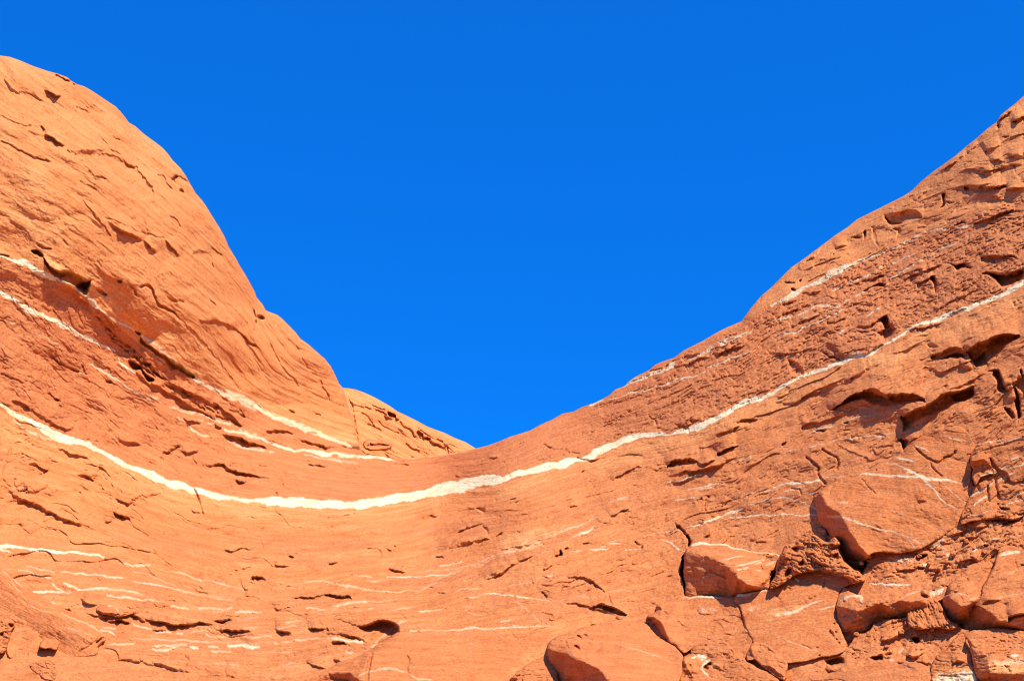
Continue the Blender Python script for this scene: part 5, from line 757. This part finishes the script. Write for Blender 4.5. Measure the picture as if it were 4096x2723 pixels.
boulder('boulder', 'tall leaning block at the right edge, dark cleft along its left side', 'boulder',
    [('Y5', [(1178,690),(1195,650),(1235,640),(1240,600),(1260,575),(1352,530),(1480,470),(1700,420),(1750,800),(1700,1080),(1450,1150),(1350,1215),(1250,1210),(1130,1215),(1000,1230),(955,1240),(940,1170),(930,1085),(985,1045),(1050,1010),(1075,935),(1105,870),(1145,790),(1168,730)])], 64, 16, -0.12, 0.02, f13, .4, .2, -14, facets=[('Y5', [(1172, 690, 84.9), (1162, 730, 101.9), (1140, 790, 118.9), (1100, 870, 127.4), (1070, 935, 135.9), (1046, 1010, 135.9), (1235, 600, 51.0), (1352, 524, 0.0), (1700, 414, -34.0), (1760, 800, 51.0), (1710, 1090, 101.9), (1050, 1050, 169.8), (1130, 1100, 186.8), (1160, 1150, 186.8), (1250, 1170, 178.3), (1352, 1110, 169.8), (980, 1045, 34.0), (925, 1085, 0.0), (935, 1170, -84.9), (950, 1246, -101.9), (1000, 1236, -101.9), (1130, 1222, -67.9), (1250, 1218, 0.0), (1350, 1222, 34.0), (1250, 900, 135.9)])], fk=1.2, seed=14, back=100, amp=.6)
def f14(S):
    S.patch('Y5', [(1040,1240),(1352,1240),(1352,1400),(1200,1420),(1060,1380)], 'rough', 1.0, 20); S.vein('Y5', [(1270,1400,20),(1310,1395,16)], k=.9); S.patch('Y5', [(1090,1450),(1200,1420),(1352,1400),(1352,1500),(1250,1520),(1110,1500)], 'cream', 1, 14); S.patch('Y5', [(1130,1430),(1200,1425),(1350,1410),(1352,1450),(1200,1470)], 'white', .5, 20)
    S.hole('Y5', [(1210,1460),(1260,1470),(1240,1490)], 18, 8); S.crack('Y5', [(975,1300),(1010,1340),(1050,1330)], 6, 8)
boulder('boulder', 'pitted rock with a cream crust in the bottom right corner', 'boulder',
    [('Y5', [(955,1245),(1060,1222),(1130,1212),(1250,1215),(1352,1225),(1500,1240),(1650,1400),(1640,1700),(1400,1800),(1120,1760),(1050,1600),(1020,1500),(1002,1390),(972,1335),(952,1290)])], 84, 20, 0, -.02, f14, .6, .6, 0, facets=[('Y5', [(950, 1240, 76.4), (1130, 1206, 59.4), (1352, 1219, 51.0), (1660, 1300, 51.0), (1000, 1330, 161.4), (1100, 1400, 195.3), (1120, 1510, 212.3), (1250, 1515, 220.8), (1352, 1500, 212.3), (1660, 1480, 186.8), (1012, 1500, 84.9), (1045, 1605, 0.0), (1120, 1770, -67.9), (1400, 1810, -101.9)])], fk=1.4, seed=15, back=100)
def f15(S):
    S.patch('Y5', [(740,1540),(850,1500),(1010,1480),(1030,1600),(740,1640)], 'white', .8, 14, brk=.3); S.patch('Y5', [(740,1520),(850,1480),(1010,1460),(1030,1600),(740,1640)], 'cream', .8, 14); S.scarp('Y5', [(860,1440),(900,1420),(950,1430)], [(860,1450),(900,1455),(950,1445)], 26, 30); S.patch('Y5', [(760,1400),(960,1280),(1000,1420),(800,1480)], 'rough', .8, 20); S.crack('Y5', [(850,1500),(860,1460),(880,1440)], 6, 8)
boulder('boulder', 'rough rock with a whitish base, left of the cream crusted corner rock', 'boulder',
    [('Y5', [(715,1568),(722,1480),(760,1402),(830,1352),(860,1310),(940,1250),(968,1330),(1000,1390),(1018,1500),(1045,1600),(1000,1740),(800,1740),(700,1660)])], 66, 16, 0, 0, f15, .55, .5, 0, seed=16, back=90)
boulder('boulder', 'low smooth slab lying along the bottom edge, left of the rock with the whitish base', 'boulder',
    [('Y5', [(-260,1600),(-200,1555),(-60,1530),(0,1520),(150,1490),(380,1442),(560,1432),(690,1468),(722,1500),(712,1568),(700,1680),(500,1760),(0,1760),(-250,1700)])], 60, 20, 0, 0.06, lambda S: S.crack('Y5', [(480,1435),(500,1450),(560,1440)], 6, 8), .8, .12, -6, seed=17, amp=.7)
def f18(S):
    S.vein('Z3', [(30,735,8),(80,770,12),(150,830,8),(215,868,8)], k=.9); S.vein('Z3', [(70,780,4),(130,860,8),(210,965,5)], k=.6); S.vein('Z3', [(470,1050,8),(560,1090,9),(660,1130,10),(740,1180,9),(790,1230,6)], k=.6); S.vein('Z3', [(210,980,6),(300,1025,8),(410,1042,6)], k=.6)
    S.vein('Z3', [(430,1160,6),(560,1175,8),(660,1205,7),(730,1240,5)], k=.5, brk=.2); S.patch('Z3', [(60,900),(200,950),(330,1030),(500,1090),(650,1200),(720,1240),(640,1310),(480,1230),(300,1180),(150,1060)], 'red', .35, 60); S.hole('Z3', [(60,1128),(105,1125),(105,1150),(75,1160)], 30, 8)
    S.crack('Z3', [(735,1250),(760,1225),(785,1220)], 6, 10); S.hole('Z3', [(730,1270),(780,1230),(790,1240),(740,1285)], 26, 6); S.hole('Z3', [(740,1310),(785,1270),(795,1280),(750,1315)], 20, 6); S.crack('Z3', [(730,1260),(680,1300),(610,1340),(590,1370)], 6, 8); S.crack('Z3', [(200,1235),(240,1270)], 7, 8); S.crack('Z3', [(260,1200),(285,1185)], 6, 6)
    S.scarp('Z3', [(290,1190),(420,1180),(560,1200),(700,1270)], [(280,1290),(420,1300),(560,1340),(640,1320)], 14, 90)
boulder('boulder', 'great smooth whaleback rock sloping in from the left edge, lower left corner', 'boulder',
    [('Z3', [(-260,600),(-120,640),(0,705),(60,755),(130,810),(200,868),(300,925),(400,980),(500,1035),(600,1080),(670,1115),(730,1160),(788,1225),(792,1270),(745,1312),(738,1370),(640,1386),(560,1382),(450,1345),(330,1320),(200,1300),(60,1290),(-60,1260),(-260,1220)])], 44, 26, 0, 0.06, f18, .2, .1, 28, facets=[('Z3', [(0, 698, 38.1), (200, 862, 57.2), (400, 974, 66.7), (600, 1074, 76.2), (734, 1154, 76.2), (798, 1235, 57.2), (0, 775, 133.4), (150, 920, 171.5), (350, 1035, 190.5), (550, 1110, 190.5), (690, 1190, 162.0), (750, 1250, 114.3), (0, 1260, -57.2), (200, 1306, -19.1), (450, 1352, 0.0), (600, 1391, 0.0), (744, 1374, 9.5), (750, 1312, 28.6), (-270, 600, 38.1), (-270, 1220, -57.2)])], fk=1.25, seed=18, amp=.5)
def f19(S): S.crack('Z3', [(330,1290),(350,1305)], 5, 5)
boulder('stone', 'small loose block resting at the foot of the whaleback rock', 'stone',
    [('Z3', [(300,1305),(330,1252),(400,1258),(442,1265),(444,1305),(425,1328),(390,1318),(350,1312)])], 66, 12, 0, .1, f19, .1, .3, 0, seed=19, back=30)
def f20(S): S.crack('Z3', [(330,1415),(345,1445),(350,1465)], 6, 8); S.crack('Z3', [(350,1440),(400,1450),(415,1445)], 6, 8); S.crack('Z3', [(300,1445),(345,1445)], 5, 6)
boulder('boulder', 'cracked squat rock near the left end of the bottom edge', 'boulder',
    [('Z3', [(225,1440),(280,1420),(345,1408),(410,1430),(432,1475),(438,1520),(400,1560),(330,1545),(260,1490)])], 40, 24, 0, 0, f20, .4, .4, 10, seed=20)
def f21(S): S.patch('Z3', [(-60,1040),(60,1080),(60,1260),(0,1340),(-60,1300)], 'rough', 1, 10); S.hole('Z3', [(60,1130),(104,1128),(105,1150),(80,1160)], 24, 7); S.hole('Z3', [(-10,1210),(25,1200),(10,1240)], 24, 7)
boulder('rock_mound', 'rough broken rubble patch against the left edge, low down', 'rock mound',
    [('Z3', [(-140,1040),(-20,1050),(40,1080),(100,1105),(112,1150),(85,1180),(60,1260),(40,1340),(-40,1350),(-140,1320)])], 64, 24, 0, 0, f21, .5, 1.2, 0, seed=21, amp=1.3)
def f22(S): S.vein('Z3', [(830,990,20),(880,1010,22),(900,1050,12)], k=.45); S.scarp('Z3', [(750,1030),(800,1045),(880,1050),(980,1040)], [(755,1040),(800,1058),(880,1070),(980,1058)], 24, 20)
boulder('stone', 'flat lens shaped stone tucked under a dark ledge, lower left', 'stone',
    [('Z3', [(742,1020),(770,990),(830,982),(890,1000),(960,1030),(1060,1043),(1000,1060),(900,1078),(820,1060),(755,1042)])], 34, 14, 0, -.1, f22, .6, .2, 0, seed=22, back=40)
def f23(S): S.scarp('Y5', [(990,60),(1030,70),(1080,60),(1120,90)], [(1000,150),(1030,200),(1080,170),(1150,150)], 50, 30); S.vein('Y5', [(1060,175,8),(1110,160,10),(1165,155,10)], k=.9); S.crack('Y5', [(1130,60),(1150,110),(1190,140),(1240,160)], 12, 24); S.patch('Y5', [(990,40),(1120,40),(1150,150),(1010,210)], 'rough', .7, 14)
boulder('boulder', 'upright rock beside the black cleft at the right end of the largest block', 'boulder',
    [('Y5', [(1000,20),(1040,-30),(1090,-40),(1130,10),(1135,60),(1160,115),(1170,155),(1110,165),(1060,180),(1040,215),(1020,235),(1003,190),(1008,130),(988,90)])], 46, 10, -0.1, 0, f23, .55, .6, -10, seed=23)
def f24(S): S.vein('Y5', [(1190,128,8),(1260,98,8)], k=.9); S.vein('Y5', [(1170,225,4),(1230,180,10),(1290,150,8)], k=.9); S.vein('Y5', [(1190,130,4),(1280,115,8),(1352,85,14)], k=.95); S.vein('Y5', [(1270,60,14),(1310,50,10),(1352,40,5)], k=.5); S.vein('Y6', [(1310,1205,6),(1380,1200,8),(1460,1200,7),(1568,1160,7)], k=.8)
boulder('boulder', 'rounded white streaked block at the right edge, above the upright rock by the cleft', 'boulder',
    [('Y6', [(1268,1230),(1300,1215),(1370,1195),(1450,1190),(1568,1150),(1800,1080),(1850,1300),(1800,1420),(1620,1420),(1500,1460),(1460,1400),(1410,1370),(1375,1330),(1350,1300),(1270,1290),(1245,1280)])], 50, 12, -0.08, 0, f24, .45, .15, -22, seed=24, back=80)
def f25(S):
    S.vein('Y5', [(1000,310,14),(1060,275,16),(1110,245,10),(1160,210,10)], k=.85); S.vein('Y5', [(1000,380,6),(1060,340,12),(1105,308,12)], k=.85); S.vein('Y5', [(1210,340,4),(1280,310,10),(1352,285,10)], k=.8); S.vein('Y5', [(1230,372,5),(1290,350,9),(1352,335,7)], k=.8); S.vein('Y5', [(1060,425,4),(1130,410,8)], k=.6); S.vein('Y5', [(940,460,8),(1000,445,9),(1040,435,6)], k=.5); S.vein('Y5', [(1170,225,5),(1220,190,10),(1290,155,8)], k=.9)
    S.crack('Y5', [(1105,230),(1105,280),(1110,350)], 9, 14); S.crack('Y5', [(1165,170),(1160,240),(1180,320),(1175,380)], 8, 12); S.hole('Y5', [(1180,390),(1240,385),(1258,400),(1220,408)], 26, 7); S.bulge('Y5', [(1030,230),(1090,190),(1110,240),(1060,270)], 14, 16); S.bulge('Y5', [(1180,240),(1260,240),(1352,260),(1290,310),(1200,330)], 10, 20)
boulder('boulder', 'cracked white streaked outcrop at the right edge, below the upright rock by the cleft', 'boulder',
    [('Y5', [(1040,215),(1062,180),(1115,162),(1170,155),(1240,162),(1352,90),(1500,20),(1600,60),(1600,360),(1352,420),(1250,440),(1130,470),(1010,480),(950,500),(925,490),(935,430),(960,370),(990,300),(1010,250)])], 36, 10, -0.06, 0.03, f25, .5, .45, -24, seed=25, amp=1.1)
boulder('stone', 'small square flaky stone in the dip, above the red band', 'stone',
    [('Z4', [(793,832),(798,806),(850,803),(900,811),(946,824),(942,842),(885,852),(835,851)])], 60, 4, 0, -.9, lambda S: (S.crack('Z4', [(805,828),(850,826),(935,832)], 6, 14), S.crack('Z4', [(820,815),(850,835),(880,838)], 5, 10)), .6, .5, 0, seed=26, back=40)

def f27(S):
    S.vein('Y1', [(640,1520,8),(720,1490,14),(830,1472,18),(930,1478,16),(1000,1500,8)], k=.6); S.vein('Y1', [(1030,1188,9),(1080,1186,7)]); S.vein('Y1', [(1115,1182,9),(1200,1180,7),(1400,1178,10),(1490,1168,14),(1600,1165,9),(1850,1155,8),(2096,1140,6)], k=.9)
    S.vein('Y1', [(1490,1278,8),(1540,1290,4)], k=.5); S.vein('Y1', [(1030,1515,6),(1080,1548,10),(1200,1560,8)], k=.7); S.crack('Y1', [(1000,1375),(1015,1400),(1020,1440),(1005,1460),(1010,1500)], 7, 10); S.crack('Y1', [(735,1340),(715,1420),(712,1470),(700,1568)], 12, 16); S.crack('Y1', [(705,1430),(725,1400),(718,1460)], 10, 14)
    S.patch('Y1', [(330,1540),(450,1480),(600,1480),(640,1600),(400,1640)], 'rough', .5, 20)
boulder('boulder', 'long smooth slab at the bottom edge, just below a shaded triangular hollow', 'boulder',
    [('Y1', [(225,1600),(330,1530),(450,1450),(540,1410),(620,1383),(720,1335),(790,1290),(880,1242),(950,1197),(1100,1188),(1300,1182),(1600,1170),(1900,1158),(2090,1160),(2110,1240),(2070,1320),(1950,1400),(1790,1540),(1700,1640),(1600,1740),(1000,1760),(500,1760),(300,1700)])], 40, 14, 0, 0, f27, .25, .1, 2, seed=27, amp=.45, fk=1.8,
    facets=[('Y1', [(q[0], q[1], q[2]*1.90545) for q in [(220,1600,20),(450,1445,20),(620,1378,20),(720,1330,30),(790,1285,30),(950,1190,30),(1300,1175,14),(1900,1150,6),(2120,1150,-4),(2080,1325,0),(1790,1560,10),(1690,1760,10),(725,1350,80),(800,1330,90),(665,1480,88),(640,1560,80),(600,1420,50),(400,1500,45),(560,1500,60),(350,1600,-10),(560,1640,-60),(400,1770,-90),(900,1300,84),(1020,1300,72),(1500,1400,36),(900,1770,60)]])])
rr = np.random.RandomState(3)
for n_, (zx, zy, sz) in enumerate([(52,625,50),(350,682,42),(300,722,30),(640,722,30),(872,700,30),(832,762,24),(560,1172,30),(470,1160,28),(400,1184,28),(640,1172,26),(212,1250,32),(292,1244,26),(705,772,22),(775,802,20),(932,744,24),(1002,702,24),(250,770,26),(225,870,26),(960,620,26),(1090,690,28),(430,1240,24),(520,1235,28),(730,1220,24),(420,1330,26)]):
    a_ = np.linspace(0, 2*np.pi, 8)[:-1]+rr.rand(7)*.5; q_ = sz*.5*(.75+.5*rr.rand(7))
    boulder('stone', 'small angular stone lying in the rubble beneath the largest block', 'stone',
        [('Y5', [(zx+q*math.cos(t)*1.15, zy+q*math.sin(t)*.8) for q, t in zip(q_, a_)])], 112 if n_ == 0 else 40, sz*.2, -.3, -.5, None, .4, .5, 0, group='small stones in the rubble at lower right', seed=40+n_, back=30, amp=.6)
# ------------------------------------------------------------------ desert floor in front of the cliff
gm_ = bpy.data.materials.new('sand'); gm_.use_nodes = True; n_ = gm_.node_tree.nodes; b_ = n_['Principled BSDF']; b_.inputs['Roughness'].default_value = .95
t_ = n_.new('ShaderNodeTexNoise'); t_.inputs['Scale'].default_value = .8; t_.inputs['Detail'].default_value = 6
r_ = n_.new('ShaderNodeValToRGB'); r_.color_ramp.elements[0].color = (.26,.115,.055,1); r_.color_ramp.elements[1].color = (.36,.17,.08,1)
c_ = n_.new('ShaderNodeTexCoord'); gm_.node_tree.links.new(c_.outputs['Object'], t_.inputs['Vector']); gm_.node_tree.links.new(t_.outputs['Fac'], r_.inputs[0]); gm_.node_tree.links.new(r_.outputs[0], b_.inputs['Base Color'])
g = np.r_[-2000, -600, np.linspace(-200, 200, 81), 600, 2000]; GXg, GYg = np.meshgrid(g, g)
GZ = .25*fbm(GXg/40., GYg/40., 3, 2)*(np.hypot(GXg, GYg) < 300)-.1
o = sub_mesh('ground', np.stack([GXg, GYg, GZ], -1).reshape(-1,3), grid_quads(len(g), len(g)).reshape(-1,4)[:,::-1], gm_, np.zeros((GXg.size,4)), np.zeros((GXg.size,3))); o['kind'] = 'structure'
